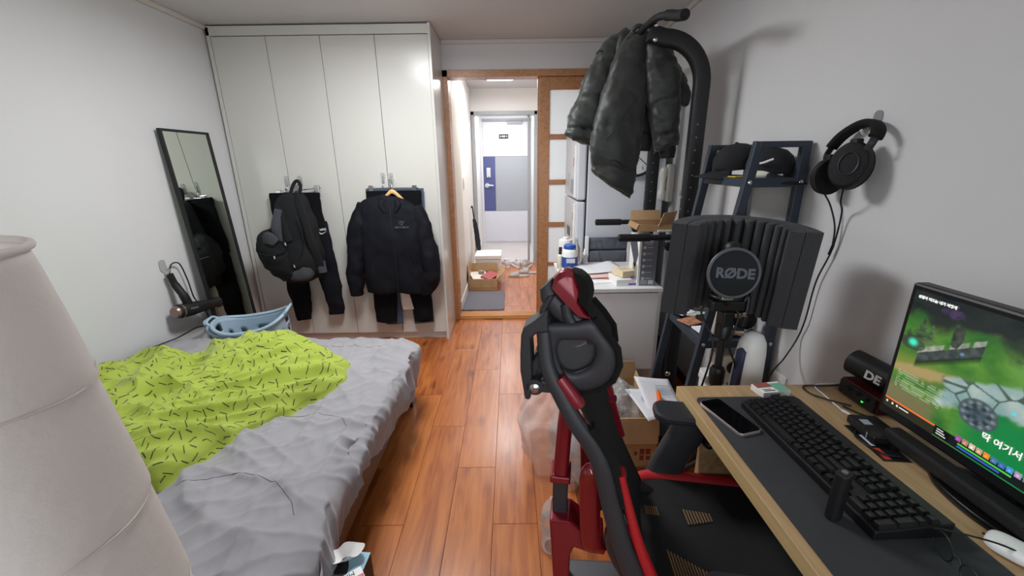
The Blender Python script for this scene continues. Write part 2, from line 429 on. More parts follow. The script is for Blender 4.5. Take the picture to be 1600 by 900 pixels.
G().cyl((ax0+.088, YD-.056, 1.155), (ax0+.088, YD-.05, 1.155), .008, n=10).obj('button', BLK, lk)
hd = G().cyl((ax0+.06, YD-.045, 1.01), (ax0+.06, YD-.02, 1.01), .04, n=20).obj('door_handle', 'satin_silver', ed, smooth=40)
G().tube([(ax0+.06, YD-.06, 1.01), (ax0+.11, YD-.065, 1.012), (ax0+.17, YD-.06, 1.005)], [.014, .015, .011], 10).obj('lever', 'satin_silver', hd, smooth=50)
pl_ = G().b2((-.19, YD-.03, 1.79), (-.03, YD-.02, 1.86)).obj('door_plate', BLK, ed, bevel=.002)
gm = G()
for xx, ww in ((-.165, .012), (-.135, .014), (-.113, .018), (-.09, .016), (-.055, .012)): gm.b2((xx-ww/2, YD-.0315, 1.812), (xx+ww/2, YD-.03, 1.84))
gm.obj('lettering', M('plate_white', (240, 240, 240), .5), pl_)
G().b2((-.05, YD-.06, 2.02), (.2, YD-.02, 2.065)).obj('door_closer', GREYF, ed, bevel=.004)
# hallway lamps
EM = M('lamp_diffuser', (255, 255, 255), .5, emit=((250, 252, 255), 9))
def ceiling_lamp(loc, s, h, label, em):
    t = thing('ceiling_light', label, 'lamp', loc)
    x, y, z = loc
    G().b2((x-s/2, y-s/2, z-.015), (x+s/2, y+s/2, z)).obj('base_plate', WPLAS, t, bevel=.004)
    G().prism(rrect(s-.03, s-.03, .03), h, Matrix.Translation((x, y, z-.015-h))).obj('diffuser', em, t, bevel=.01)
    return t
ceiling_lamp((-.6, 2.06, ZC), .56, .07, 'square white ceiling lamp of the bedroom above the bed', EM)
ceiling_lamp((-.1, 4.7, ZC), .32, .05, 'small square lamp on the hallway ceiling', EM)
ceiling_lamp((-.1, 6.6, ZC), .28, .05, 'small square lamp on the entrance ceiling', EM)

# ================================================================ WARDROBE
wd = thing('wardrobe', 'tall white glossy built-in wardrobe with four flat doors', 'wardrobe', (-1.28, 3.35, 0))
WY = 3.13
G().b2((-2.036, WY-.005, 0), (-2.012, YB-.005, 2.285)).obj('side_panel', GLOSSW, wd, bevel=.002)
G().b2((-.545, WY-.02, 0), (-.526, YB-.003, 2.292)).obj('side_panel', GLOSSW, wd, bevel=.002)
G().b2((-2.036, WY-.005, 2.232), (-.545, WY+.02, 2.29)).obj('fascia', GLOSSW, wd, bevel=.002)
G().b2((-2.01, WY+.03, 0), (-.55, WY+.05, .055)).obj('plinth', WHITE, wd)
G().b2((-2.01, WY+.025, .06), (-.55, YB-.01, 2.28)).obj('carcass', M('carcass_grey', (90, 88, 84), .7), wd)
xs = [-2.011, -1.645, -1.279, -.909, -.547]
for a, b in zip(xs, xs[1:]): G().b2((a+.002, WY, .06), (b-.002, WY+.02, 2.228)).obj('wardrobe_door', GLOSSW, wd, bevel=.0015)
# ================================================================ BED
bed = thing('bed', 'low double bed with dark wood frame and grey sheet', 'bed', (-1.3, 1.2, 0))
BX0, BX1, BY0, BY1 = -2.02, -.6, .46, 2.19
G().b2((BX1-.03, BY0, .12), (BX1, BY1, .3)).obj('side_rail', DARKW, bed, bevel=.004)
G().b2((BX0, BY0, .12), (BX0+.03, BY1, .3)).obj('side_rail', DARKW, bed, bevel=.004)
G().b2((BX0, BY1-.03, .12), (BX1, BY1, .3)).obj('foot_rail', DARKW, bed, bevel=.004)
G().b2((BX0, BY0-.04, .0), (BX1, BY0, .62)).obj('headboard', DARKW, bed, bevel=.004)
for x in (BX0+.035, BX1-.035):
    for y in (BY0+.04, BY1-.035): G().b2((x-.035, y-.035, 0), (x+.035, y+.035, .3)).obj('leg', DARKW, bed, bevel=.004)
for k in range(7): G().b2((BX0+.03, BY0+.12+k*.22, .2), (BX1-.03, BY0+.2+k*.22, .22)).obj('slat', DARKW, bed)
SHEET = M('grey_cotton_sheet', (152, 150, 154), .85, bump=(420, .2), sheen=.2, var=(4, .04))
G().b2((BX0+.02, BY0+.01, .225), (BX1-.02, BY1-.02, .40)).obj('mattress', M('mattress_ticking', (200, 200, 200), .8), bed, bevel=.03)
# fitted sheet: wrinkled skin over the top and down the sides
def sheet_pt(u, v):
    # u across (0 wall .. 1 open side, hanging), v along
    y = BY0+.0+v*(BY1-BY0+.03)
    W = BX1-BX0+.045; hang = .19
    s = u*(W+hang)
    foot = max(0, (v-.93)/.07); foot = foot*foot*(3-2*foot)
    zt = .425-foot*.03
    R = .06
    bul = .03*math.sin(v*9+.5)+.03*noise.noise(Vector((v*6, 0, 4)))
    if s < W-R: x = BX0+s; z = zt
    elif s < W-R+R*PI/2:
        a = (s-(W-R))/R; x = BX0+W-R+R*math.sin(a); z = zt-R+R*math.cos(a)
    else:
        d = s-(W-R+R*PI/2); x = BX0+W-d*.25+bul*min(1, d/.08); z = zt-R-d
    far = max(0, v-.86)/.14
    x -= max(0, u-.6)/.4*far*far*.05
    q = Vector((x, y, z))
    wr = noise.fractal(Vector((x*2.0+y*1.6, y*3.0-x*1.5, 1)), 1, 2.1, 4)
    rid = 1-abs(noise.noise(Vector((x*3.2+y*2.2, y*1.3-x*3.5, 7))))
    rid2 = 1-abs(noise.noise(Vector((x*1.5-y*2.5, y*7+x*4.0, 2))))
    rid3 = 1-abs(noise.noise(Vector((x*5.5+y*3.5, y*4.2-x*6.0, 11))))
    rid4 = 1-abs(noise.noise(Vector((x*2.5+y*2.0, (y-x*.8)*13, 15))))
    rid5 = 1-abs(noise.noise(Vector(((x+y*.3)*16, y*4, 21))))
    amp = .005*wr+.016*(rid**8)+.012*rid2**8+.010*rid3**6+.005*rid4**5+.005*rid5**5
    edge = min(1, (1-u)/.02)
    if s < W-R: z += amp
    else: x += amp*1.4; z += amp*.3+(.02*math.sin(v*23+3)+.02*noise.noise(Vector((v*11, 3, 3))))*max(0, (s-W)/hang)
    return (x, y, z)
g = G().grid(sheet_pt, 240, 260)
o = g.obj('bed_sheet', SHEET, bed, smooth=80)
# end flap at the foot
def foot_pt(u, v):
    x = BX0+u*(BX1-BX0+.02); p = Vector(sheet_pt(u*(BX1-BX0+.02)/(BX1-BX0+.235), 1))
    return (p.x, p.y+.012*math.sin(v*PI/2), p.z-.16*v)
G().grid(foot_pt, 60, 8).obj('sheet_end', SHEET, bed, smooth=80)
# stitched seams of the sheet
def on_bed(x, y, dz=.003):
    s = x-BX0; W = BX1-BX0+.045
    return Vector(sheet_pt(s/(W+.19), (y-BY0)/(BY1-BY0+.03)))+Vector((0, 0, dz))
SEAM = M('sheet_seam', (96, 94, 98), .9)
for pts in ([(-1.25, 2.04), (-1.0, 2.06), (-.75, 2.05), (-.62, 2.03)], [(-.95, 1.40), (-.8, 1.42), (-.69, 1.39), (-.635, 1.33)], [(-1.05, 1.03), (-.93, 1.08), (-.78, 1.05), (-.68, .99), (-.635, .93)]):
    q = []
    for p_ in smoothpath([(a, b, 0) for a, b in pts], 14): q.append(on_bed(p_.x, p_.y, .0))
    G().tube(q, .0011, 5).obj('seam', SEAM, bed, smooth=60)

# ---------------------------------------------------------------- lime blanket
m = bpy.data.materials.new('lime_printed_cotton'); m.use_nodes = True; MATS['lime'] = m
nt = m.node_tree; N = nt.nodes.new; L = nt.links.new; b = nt.nodes['Principled BSDF']
uvn = N('ShaderNodeUVMap'); scl = N('ShaderNodeVectorMath'); scl.operation = 'SCALE'; scl.inputs['Scale'].default_value = 27
L(uvn.outputs[0], scl.inputs[0])
vo = N('ShaderNodeTexVoronoi'); vo.voronoi_dimensions = '2D'; vo.inputs['Scale'].default_value = 1; vo.inputs['Randomness'].default_value = .75
L(scl.outputs[0], vo.inputs['Vector'])
sub = N('ShaderNodeVectorMath'); sub.operation = 'SUBTRACT'; L(scl.outputs[0], sub.inputs[0]); L(vo.outputs['Position'], sub.inputs[1])
sx = N('ShaderNodeSeparateColor'); L(vo.outputs['Color'], sx.inputs[0])
ang = N('ShaderNodeMath'); ang.operation = 'MULTIPLY'; ang.inputs[1].default_value = 6.283; L(sx.outputs[0], ang.inputs[0])
vr = N('ShaderNodeVectorRotate'); vr.rotation_type = 'Z_AXIS'; L(sub.outputs[0], vr.inputs['Vector']); L(ang.outputs[0], vr.inputs['Angle'])
sp = N('ShaderNodeSeparateXYZ'); L(vr.outputs[0], sp.inputs[0])
def absless(sock, lim):
    a = N('ShaderNodeMath'); a.operation = 'ABSOLUTE'; L(sock, a.inputs[0])
    c = N('ShaderNodeMath'); c.operation = 'LESS_THAN'; c.inputs[1].default_value = lim; L(a.outputs[0], c.inputs[0]); return c
a1 = absless(sp.outputs[0], .40); a2 = absless(sp.outputs[1], .048)
mu = N('ShaderNodeMath'); mu.operation = 'MULTIPLY'; L(a1.outputs[0], mu.inputs[0]); L(a2.outputs[0], mu.inputs[1])
mx = N('ShaderNodeMix'); mx.data_type = 'RGBA'; mx.inputs['A'].default_value = lin((158, 175, 60)); mx.inputs['B'].default_value = lin((46, 56, 22))
L(mu.outputs[0], mx.inputs['Factor']); L(mx.outputs['Result'], b.inputs['Base Color'])
b.inputs['Roughness'].default_value = .8; b.inputs['Sheen Weight'].default_value = .2
OUT = [(-2.02, 1.70), (-1.9, 1.84), (-1.7, 1.90), (-1.52, 2.02), (-1.36, 2.12), (-1.18, 2.10), (-1.02, 1.99), (-.88, 1.88), (-.79, 1.80), (-.75, 1.70), (-.78, 1.59), (-.88, 1.44), (-.98, 1.33), (-1.04, 1.21), (-1.05, 1.10), (-1.08, 1.03), (-1.18, 1.01), (-1.35, 1.0), (-1.6, .98), (-1.9, 1.0), (-2.02, 1.1), (-2.03, 1.35)]
CEN = Vector((-1.42, 1.52))
def bound(th):
    d = Vector((math.cos(th), math.sin(th))); best = .3
    n = len(OUT)
    for i in range(n):
        p, q = Vector(OUT[i])-CEN, Vector(OUT[(i+1) % n])-CEN
        e = q-p; den = d.x*e.y-d.y*e.x
        if abs(den) < 1e-9: continue
        t = (p.x*e.y-p.y*e.x)/den; u = (p.x*d.y-p.y*d.x)/den
        if t > 0 and -1e-6 <= u <= 1+1e-6: best = t
    return best
NT, NR = 300, 120
bd = [bound(2*PI*k/NT) for k in range(NT)]
bd = [sum(bd[(k+j) % NT] for j in range(-2, 3))/5 for k in range(NT)]
def ridge(x, y, z): return 1-abs(noise.noise(Vector((x, y, z))))
def bump_at(x, y):
    def gs(cx, cy, s, a): return a*math.exp(-((x-cx)**2+(y-cy)**2)/(2*s*s))
    h = .075+gs(-1.26, 1.95, .16, .06)+gs(-1.1, 1.85, .12, .03)+gs(-1.8, 1.62, .2, .05)+gs(-1.25, 1.17, .12, .05)+gs(-1.5, 1.4, .13, .035)-gs(-1.52, 1.78, .06, .03)
    # long folds fanning out from the gathered middle towards the far right corner
    a, b_ = (x*.77+y*.64), (-x*.64+y*.77)     # a along the fold direction
    wgt = max(0, min(1, (x+1.42)/.25))*max(0, min(1, (1.98-y)/.2))
    h += wgt*(.05*(ridge(a*1.6, b_*8+a*1.2, 3)**4-.35)+.03*(ridge(a*2, b_*17, 8)**4-.3))
    w2 = 1-wgt
    h += (w2*(1-.6*math.exp(-((x+1.26)**2+(y-1.95)**2)/.03)))*(.05*(ridge(x*3.2+y*2.5, y*4-x*2, 9)**4-.35)+.03*(ridge(x*5-y*4, y*6+x*5, 4)**5-.3)+.014*noise.fractal(Vector((x*6, y*6, 2)), 1, 2, 3))
    h += .006*(ridge(x*11+y*3, y*10, 5)**4)
    d = (x+1.36)*.64-(y-1.5)*.77
    h -= .03*math.exp(-(d/.025)**2)*max(0, 1-abs(a-(-1.36*.77+1.5*.64))/.3)
    return max(.02, h)
uv, rings = [], []
g = G(); prev = [None]*NT; acc = [0]*NT
cz = .418+bump_at(CEN.x, CEN.y)
for j in range(1, NR+1):
    r = j/NR; R = []
    for k in range(NT):
        th = 2*PI*k/NT
        rr = r*bd[k]*(1+.010*math.sin(th*17)+.008*math.sin(th*31+1))
        x, y = CEN.x+rr*math.cos(th), CEN.y+rr*math.sin(th)
        prof = max(0, 1-r**9)**.5
        z = .424+bump_at(x, y)*prof
        if r > .985: z = .424
        x = max(x, XL+.012)
        p = Vector((x, y, z)); q = prev[k] or Vector((CEN.x, CEN.y, cz))
        acc[k] += (p-q).length*.92; prev[k] = p
        R.append(p); uv.append((CEN.x+acc[k]*math.cos(th), CEN.y+acc[k]*math.sin(th)))
    rings.append(R)
g.rings(rings, False, False)
c0 = len(g.v); g.v.append(Vector((CEN.x, CEN.y, cz))); uv.append((CEN.x, CEN.y))
for k in range(NT): g.f.append((k, (k+1) % NT, c0))
g.uv = uv
tag(g.obj('blanket', 'lime', smooth=180, origin=(-1.4, 1.5, .43)), 'rumpled lime green blanket with black dashes on the bed', 'blanket')
# ================================================================ PAPER FLOOR LAMP
LX, LY = -.464, .264
t = thing('floor_lamp', 'tall white paper lantern lamp in the foreground beside the bed', 'lamp', (LX, LY, 0))
PAPERL = translucent(M('rice_paper', (244, 240, 237), .9, bump=(60, .12), var=(12, .02)), .45, (246, 242, 238))
prof = []
zz = .06
g = G(); rings = []
NZ, NA = 130, 72
def lamp_r(z): return .094+.035*min(1, max(0, 1.345-z)/.45)**.75
seams = []
for j in range(NZ+1):
    z = .06+1.272*j/NZ; R = []
    for k in range(NA):
        a = 2*PI*k/NA
        ph = (z-.06+.012*math.sin(a+1)+.004*math.sin(3*a))/.13   # shallow steps between the overlapping paper bands
        fr_ = ph-math.floor(ph)
        r = lamp_r(z)+.0028*(1-fr_)+.0012*math.sin(6*a+z*9)
        R.append((LX+r*math.cos(a), LY+r*math.sin(a), z))
    rings.append(R)
g.rings(rings, False, False)
sh = g.obj('lamp_shade', PAPERL, t, smooth=60)
sh.modifiers.new('solid', 'SOLIDIFY').thickness = .0015
G().torus(lamp_r(1.342)+.002, .0035, Matrix.Translation((LX, LY, 1.334)), 48).obj('rim', PAPERL, t, smooth=60)
G().torus(lamp_r(.06), .004, Matrix.Translation((LX, LY, .06)), 48).obj('rim', PAPERL, t, smooth=60)
for k in range(1, 10):
    z = .06+.13*k
    pts = []
    for i in range(64):
        a = 2*PI*i/64; zz = z-.012*math.sin(a+1)-.004*math.sin(3*a); r = lamp_r(zz)+.0022
        pts.append((LX+r*math.cos(a), LY+r*math.sin(a), zz))
    G().tube(pts, .0011, 5, closed=True).obj('seam', M('paper_seam', (205, 196, 190), .9), t, smooth=60)
g = G(); g.cyl((LX, LY, 0), (LX, LY, .03), .15, n=32); g.obj('base', BLKM, t, smooth=40, bevel=.004)
G().cyl((LX, LY, .03), (LX, LY, .6), .01).obj('pole', BLKM, t, smooth=40)
G().ball((LX, LY, .66), (.03, .03, .045)).obj('bulb', M('bulb_glass', (240, 235, 225), .3), t, smooth=80)
g = G()
for k in range(3):
    a = 2*PI*k/3; g.cyl((LX, LY, .08), (LX+.14*math.cos(a), LY+.14*math.sin(a), .065), .003, n=6)
g.obj('spoke', BLKM, t)

# ================================================================ MIRROR
t = thing('standing_mirror', 'tall black-framed mirror leaning on the wall beside the wardrobe', 'mirror', (-1.94, 2.71, 0))
tilt = math.atan2(.085, 1.6)
mm = Matrix.Translation((-1.945, 2.71, 0)) @ Matrix.Rotation(-tilt, 4, 'Y')
def mbox(a, b): 
    g = G(); g.b2(a, b); g.v = [mm @ v for v in g.v]; return g
W2, HH = .2, 1.61
mbox((0, -W2, 0), (.022, -W2+.014, HH)).obj('frame_side', BLKM, t, bevel=.002)
mbox((0, W2-.014, 0), (.022, W2, HH)).obj('frame_side', BLKM, t, bevel=.002)
mbox((0, -W2+.014, HH-.014), (.022, W2-.014, HH)).obj('frame_rail', BLKM, t, bevel=.002)
mbox((0, -W2+.014, 0), (.022, W2-.014, .014)).obj('frame_rail', BLKM, t, bevel=.002)
mbox((.002, -W2+.014, .014), (.014, W2-.014, HH-.014)).obj('mirror_glass', M('mirror_silver', (214, 220, 212), .015, 1), t)

# ================================================================ HAIR DRYER ON A WALL HOOK
t = thing('hair_dryer', 'black hair dryer with bronze end hanging on the left wall', 'hair dryer', (-2.0, 2.35, .6))
BRZ = M('bronze_cap', (150, 128, 118), .35, .7)
g = G()
ax = Vector((.06, .37, -.045)).normalized()
p0 = Vector((-1.98, 2.26, .575)); q = lambda d: p0+ax*d
g.tube([q(0), q(.02), q(.10), q(.16), q(.21)], [.036, .042, .043, .036, .032], 20); g.obj('barrel', BLKS, t, smooth=50)
g = G(); g.tube([q(.2), q(.25), q(.285), q(.29)], [.03, .026, .036, .036], 20); g.obj('nozzle', BLK, t, smooth=50)
g = G(); g.tube([q(-.012), q(0), q(.004)], [.03, .037, .037], 20); c = g.obj('rear_cap', BRZ, t, smooth=40)
G().tube([q(.022), q(.03)], [.0435, .0437], 20).obj('ring', BRZ, t, smooth=40)
G().bar(q(.05)+Vector((.043, 0, .01)), q(.1)+Vector((.044, 0, .01)), .004, .01).obj('stripe', BRZ, t)
hp = [q(.09)+Vector((0, 0, .02)), q(.085)+Vector((-.005, -.01, .09)), Vector((-2.005, 2.335, .72)), Vector((-2.015, 2.325, .79))]
G().tube(smoothpath(hp, 5), [.024]*6+[.021]*5+[.018]*5, 14).obj('handle', BLKS, t, smooth=60)
cb = smoothpath([(-2.015, 2.325, .79), (-2.02, 2.36, .84), (-2.02, 2.42, .83), (-2.02, 2.45, .72), (-2.015, 2.46, .6), (-2.01, 2.50, .53), (-2.02, 2.54, .46), (-2.0, 2.50, .40), (-1.97, 2.36, .435), (-1.93, 2.18, .452), (-1.95, 2.1, .452), (-1.99, 2.0, .448), (-2.0, 1.9, .445)], 6)
G().tube(cb, .004, 7).obj('cord', RUBBER, t, smooth=60)
t = thing('wall_hook', 'clear adhesive hook holding the hair dryer', 'hook', (-2.045, 2.33, .84))
CLEAR = M('clear_plastic', (240, 240, 240), .1, trans=.7)
G().prism(rrect(.045, .07, .018), .005, frame((-2.049, 2.33, .84), (0, 1, 0), (0, 0, 1))).obj('backplate', CLEAR, t)
G().tube(smoothpath([(-2.045, 2.33, .835), (-2.04, 2.33, .805), (-2.015, 2.33, .80), (-2.008, 2.33, .82)], 4), .004, 8).obj('prong', CLEAR, t, smooth=60)

# ================================================================ LAUNDRY BASKETS
BLUEP = M('pale_blue_plastic', (158, 180, 196), .4)
def basket(loc, rz, label, rot=None):
    t = thing('laundry_basket', label, 'basket', loc, rz, 'laundry baskets behind the bed', rot)
    g = G(); NA, NZ = 72, 22; H_ = .41
    def rad(a, z):
        k = .8+.2*z/H_; return Vector((.2*k*math.copysign(abs(math.cos(a))**.75, math.cos(a)), .135*k*math.copysign(abs(math.sin(a))**.75, math.sin(a)), 0))
    P = [[rad(2*PI*k/NA, H_*j/NZ)+Vector((0, 0, H_*j/NZ+(.05*math.cos(2*PI*k/NA)**2)*(j/NZ)**3)) for k in range(NA)] for j in range(NZ+1)]
    b0 = 0
    for R in P: g.v += R
    for j in range(NZ):
        for k in range(NA):
            hole = (j in (12, 13, 16, 17, 8, 9) and (k+(j//4)*2) % 6 in (1, 2) and j < 19) or (j in (19, 20) and (k % 36) in (34, 35, 0, 1))
            if not hole: g.f.append((j*NA+k, j*NA+(k+1) % NA, (j+1)*NA+(k+1) % NA, (j+1)*NA+k))
    g.f.append(tuple(reversed(range(NA))))
    o = g.obj('tub', BLUEP, t, smooth=50, local=True); md = o.modifiers.new('s', 'SOLIDIFY'); md.thickness = .004
    G().tube([p*1.0+Vector((p.x*.03, p.y*.03, 0)) for p in P[-1]], .011, 8, closed=True).obj('rim', BLUEP, t, smooth=60, local=True)
    for sgn in (-1, 1):
        G().tube(smoothpath([(sgn*.205, -.06, .46), (sgn*.225, -.04, .48), (sgn*.225, .04, .48), (sgn*.205, .06, .46)], 4), .008, 8).obj('handle', BLUEP, t, smooth=60, local=True)
    return t
basket((-1.585, 2.405, .05), math.radians(14), 'pale blue plastic laundry basket with round holes, set inside the other basket', (math.radians(4), math.radians(-5), math.radians(14)))
basket((-1.67, 2.39, 0), math.radians(2), 'pale blue plastic laundry basket on the floor by the leaning mirror')

# ================================================================ BEDSIDE STAND, TISSUE BOX
t = thing('bedside_stool', 'dark brown wooden stool beside the bed under the tissue box', 'stool', (-.485, .82, 0))
G().b2((-.545, .72, .17), (-.425, .93, .2)).obj('seat', DARKW, t, bevel=.003)
for x in (-.53, -.44):
    for y in (.735, .915): G().b2((x-.012, y-.012, 0), (x+.012, y+.012, .17)).obj('leg', DARKW, t)
t = thing('tissue_box', 'pale blue topped tissue box with white tissue pulled out', 'tissue box', (-.488, .825, .2))
R_ = Matrix.Rotation(math.radians(-4), 4, 'Z')
def tb(v): return Matrix.Translation((-.488, .825, .2)) @ R_ @ Vector(v)
g = G().box((0, 0, .049), (.11, .2, .098)); g.v = [tb(v) for v in g.v]; g.obj('carton', M('brown_print_card', (70, 52, 44), .6), t, bevel=.002)
g = G().box((0, 0, .0995), (.11, .2, .003)); g.v = [tb(v) for v in g.v]; g.obj('top_panel', M('blue_print_card', (150, 190, 208), .5), t, bevel=.001)
pts = [(.045*math.cos(a), .07*math.sin(a)) for a in [2*PI*k/24 for k in range(24)]]
g = G().prism(pts, .001, Matrix.Translation((-.03, .02, .101))); g.v = [tb(v) for v in g.v]; g.obj('slot', BLKS, t)
g = G().prism([(.018*math.cos(a), .03*math.sin(a)) for a in [2*PI*k/18 for k in range(18)]], .001, Matrix.Translation((.02, -.035, .1012))); g.v = [tb(v) for v in g.v]; g.obj('print_spot', M('slate_print', (60, 78, 92), .6), t)
TIS = M('tissue', (238, 236, 234), .9, bump=(40, .3))
def tis(u, v):
    a = 2*PI*u; r = .02+.05*v**.7*(1+.3*math.sin(3*a+1))
    p = Vector((-.045+r*math.cos(a)*.95-.05*v, -.055+r*1.4*math.sin(a), .10+.065*v+.018*math.sin(2*a)*v+.012*math.sin(5*a)*v))
    return tb(p)
o = G().grid(tis, 40, 12).obj('tissue', TIS, t, smooth=80)
def tis2(u, v):
    a = 2*PI*u; r = (.01+.035*v)*(1+.3*math.sin(2*a))
    return tb((-.005+r*math.cos(a), .075+r*math.sin(a)*.7, .10+.03*v+.006*math.sin(4*a)*v))
G().grid(tis2, 30, 8).obj('tissue', TIS, t, smooth=80)
# small cigarette-type carton on the tissue box
t = thing('small_carton', 'small white and red printed carton lying on the tissue box', 'box', (-.425, .80, .302))
mm = Matrix.Translation((-.452, .822, .3025)) @ Matrix.Rotation(math.radians(38), 4, 'Z')
def lb(g): g.v = [mm @ v for v in g.v]; return g
lb(G().b2((-.04, -.022, 0), (.04, .022, .018))).obj('carton', WPLAS, t, bevel=.002)
lb(G().b2((-.039, -.021, .018), (.039, -.003, .0185))).obj('red_band', M('pink_print', (206, 120, 126), .5), t)
text('MIIX', .02, INK, 'lettering', t, mm @ Matrix.Translation((0, .012, .0187)) @ Matrix.Rotation(PI, 4, 'Z'), .0003)
# ================================================================ CLOTHES HANGING ON THE WARDROBE
NAVY = M('black_navy_nylon', (13, 15, 23), .75, spec=.25, bump=(500, .1))
NAVY2 = M('black_jersey', (13, 14, 18), .9, spec=.2, bump=(600, .2))
BAGM = M('black_pack_fabric', (24, 25, 27), .8, spec=.3, bump=(500, .25))
BAGG = M('grey_pack_mesh', (62, 65, 72), .8, bump=(700, .4))
JEAN = M('blue_denim', (66, 80, 98), .85, bump=(700, .3), var=(20, .15))
def rows(rs, k=5, n=26, e=.85, cap=True, ax=(1, 0, 0), ay=(0, 1, 0), proj=True):
    """rs: (x, y, z, half width, half thickness) smoothed into a lofted cloth tube"""
    pts = smoothpath([r[:3] for r in rs], k); wt = smoothpath([(r[3], r[4], 0) for r in rs], k)
    g = G(); ax, ay = Vector(ax), Vector(ay)
    secs = []
    for i, p in enumerate(pts):
        t = pts[min(i+1, len(pts)-1)]-pts[max(i-1, 0)]
        t.normalize(); a = (ax-t*ax.dot(t)).normalized() if proj else Vector((ax.x, ax.y, ax.z*min(1, i/(len(pts)*.5))))
        secs.append((p, a*max(wt[i].x, .001), ay*max(wt[i].y, .001)))
    return g.loft(secs, n, e, cap)
FY = 3.11
def hook(x, z, label, long=True):
    t = thing('adhesive_hook', label, 'hook', (x, FY+.018, z))
    G().prism(rrect(.03, .075, .012), .004, frame((x, FY+.0195, z+.02), (1, 0, 0), (0, 0, 1))).obj('backplate', CLEAR, t)
    G().tube(smoothpath([(x, FY+.014, z+.03), (x, FY+.008, z-.03), (x, FY-.01, z-.045), (x, FY-.016, z-.03)], 4), .004, 8).obj('prong', STEEL, t, smooth=60)
    return t
hook(-1.66, 1.262, 'clear hook left of the backpack strap')
hook(-1.56, 1.262, 'clear hook holding the backpack')
hook(-.945, 1.275, 'clear hook left of the jacket hanger')
hook(-.885, 1.275, 'clear hook holding the jacket hanger')
def clip_hanger(x0, x1, z, xh, zh, label, slope=0.0):
    t = thing('clip_hanger', label, 'hanger', ((x0+x1)/2, FY-.01, z))
    y = FY-.012
    G().tube([(x0, y, z), (x1, y, z+slope)], .0035, 8).obj('bar', STEEL, t, smooth=60)
    G().tube(smoothpath([(xh, y, z+.5*slope), (xh, y, z+.03), (xh-.012, y, z+.05), (xh, y-.004, zh), (xh+.014, y, zh-.012)], 4), .0028, 8).obj('hook', STEEL, t, smooth=60)
    for f in (.08, .92):
        x = x0+(x1-x0)*f; zz = z+slope*f
        c = G(); c.b2((x-.016, y-.014, zz-.045), (x+.016, y-.006, zz+.02)); c.b2((x-.016, y+.004, zz-.045), (x+.016, y+.012, zz+.02)); c.cyl((x-.02, y-.001, zz), (x+.02, y-.001, zz), .008, n=10)
        c.obj('clip', STEEL, t, bevel=.002)
    return t
clip_hanger(-1.74, -1.40, 1.195, -1.56, 1.262, 'chrome clip hanger holding the black joggers', .04)
clip_hanger(-1.06, -.68, 1.225, -.885, 1.29, 'chrome clip hanger behind the navy jacket', 0)

# joggers with a small white logo
t = thing('jogger_trousers', 'black jogger trousers with small white logo behind the backpack', 'trousers', (-1.58, FY, .2))
g = rows([(-1.60, 3.085, 1.185, .185, .022), (-1.60, 3.08, 1.12, .19, .025), (-1.59, 3.08, 1.0, .19, .032), (-1.59, 3.08, .86, .2, .03), (-1.585, 3.082, .8, .2, .02)], 6, 36)
g.wrinkle(.012, 7, 1).obj('hips', NAVY2, t, smooth=80)
rows([(-1.595, 3.083, 1.2, .186, .022), (-1.595, 3.083, 1.165, .187, .023)], 4, 36).obj('waistband', NAVY2, t, smooth=80)
rows([(-1.67, 3.08, .88, .1, .026), (-1.68, 3.075, .7, .092, .034), (-1.68, 3.075, .5, .085, .034), (-1.675, 3.075, .34, .075, .032), (-1.675, 3.078, .25, .062, .03), (-1.675, 3.08, .2, .06, .028)], 6, 24).wrinkle(.012, 9, 2).obj('trouser_leg', NAVY2, t, smooth=80)
rows([(-1.47, 3.08, .98, .085, .024), (-1.45, 3.075, .8, .085, .03), (-1.43, 3.075, .6, .08, .03), (-1.415, 3.075, .42, .072, .03), (-1.41, 3.078, .31, .062, .028), (-1.41, 3.08, .25, .058, .026)], 6, 24).wrinkle(.011, 9, 3).obj('trouser_leg', NAVY, t, smooth=80)
LOGO = M('white_print', (225, 225, 225), .6)
sw = [(-1.44, .915), (-1.432, .898), (-1.415, .897), (-1.378, .922), (-1.412, .906), (-1.425, .905)]
G().prism([(x, z) for x, z in sw], .002, Matrix.Translation((0, 3.046, 0)) @ Matrix.Rotation(PI/2, 4, 'X')).obj('logo', LOGO, t)
text('NIKE', .022, LOGO, 'logo', t, frame((-1.407, 3.045, .932), (1, 0, .12), (-.12, 0, 1)), .001, bold=.0006)

# backpack
t = thing('backpack', 'black and grey open backpack hanging on the wardrobe', 'backpack', (-1.6, 3.0, .58))
g = rows([(-1.555, 3.02, 1.2, .06, .035), (-1.56, 2.99, 1.15, .11, .06), (-1.565, 2.97, 1.0, .15, .085), (-1.56, 2.96, .85, .16, .1), (-1.55, 2.96, .72, .165, .105), (-1.53, 2.965, .62, .14, .09), (-1.51, 2.98, .565, .08, .05)], 6, 36)
g.wrinkle(.018, 7, 5).obj('main_compartment', BAGM, t, smooth=80)
g = rows([(-1.60, 2.93, 1.0, .05, .03), (-1.645, 2.92, .93, .09, .05), (-1.685, 2.91, .86, .12, .06), (-1.70, 2.905, .77, .125, .065), (-1.67, 2.91, .69, .115, .06), (-1.65, 2.92, .62, .09, .05), (-1.6, 2.94, .58, .05, .03)], 6, 36, .65, ax=(.9, 0, -.25))
g.wrinkle(.022, 8, 6).wrinkle(.006, 25, 2).obj('front_pocket', BAGM, t, smooth=80)
g = rows([(-1.63, 2.9, 1.10, .028, .02), (-1.645, 2.885, 1.02, .035, .03), (-1.65, 2.875, .95, .035, .025), (-1.63, 2.87, .88, .015, .01)], 5, 20)
g.wrinkle(.006, 12, 7).obj('lining', BAGG, t, smooth=80)
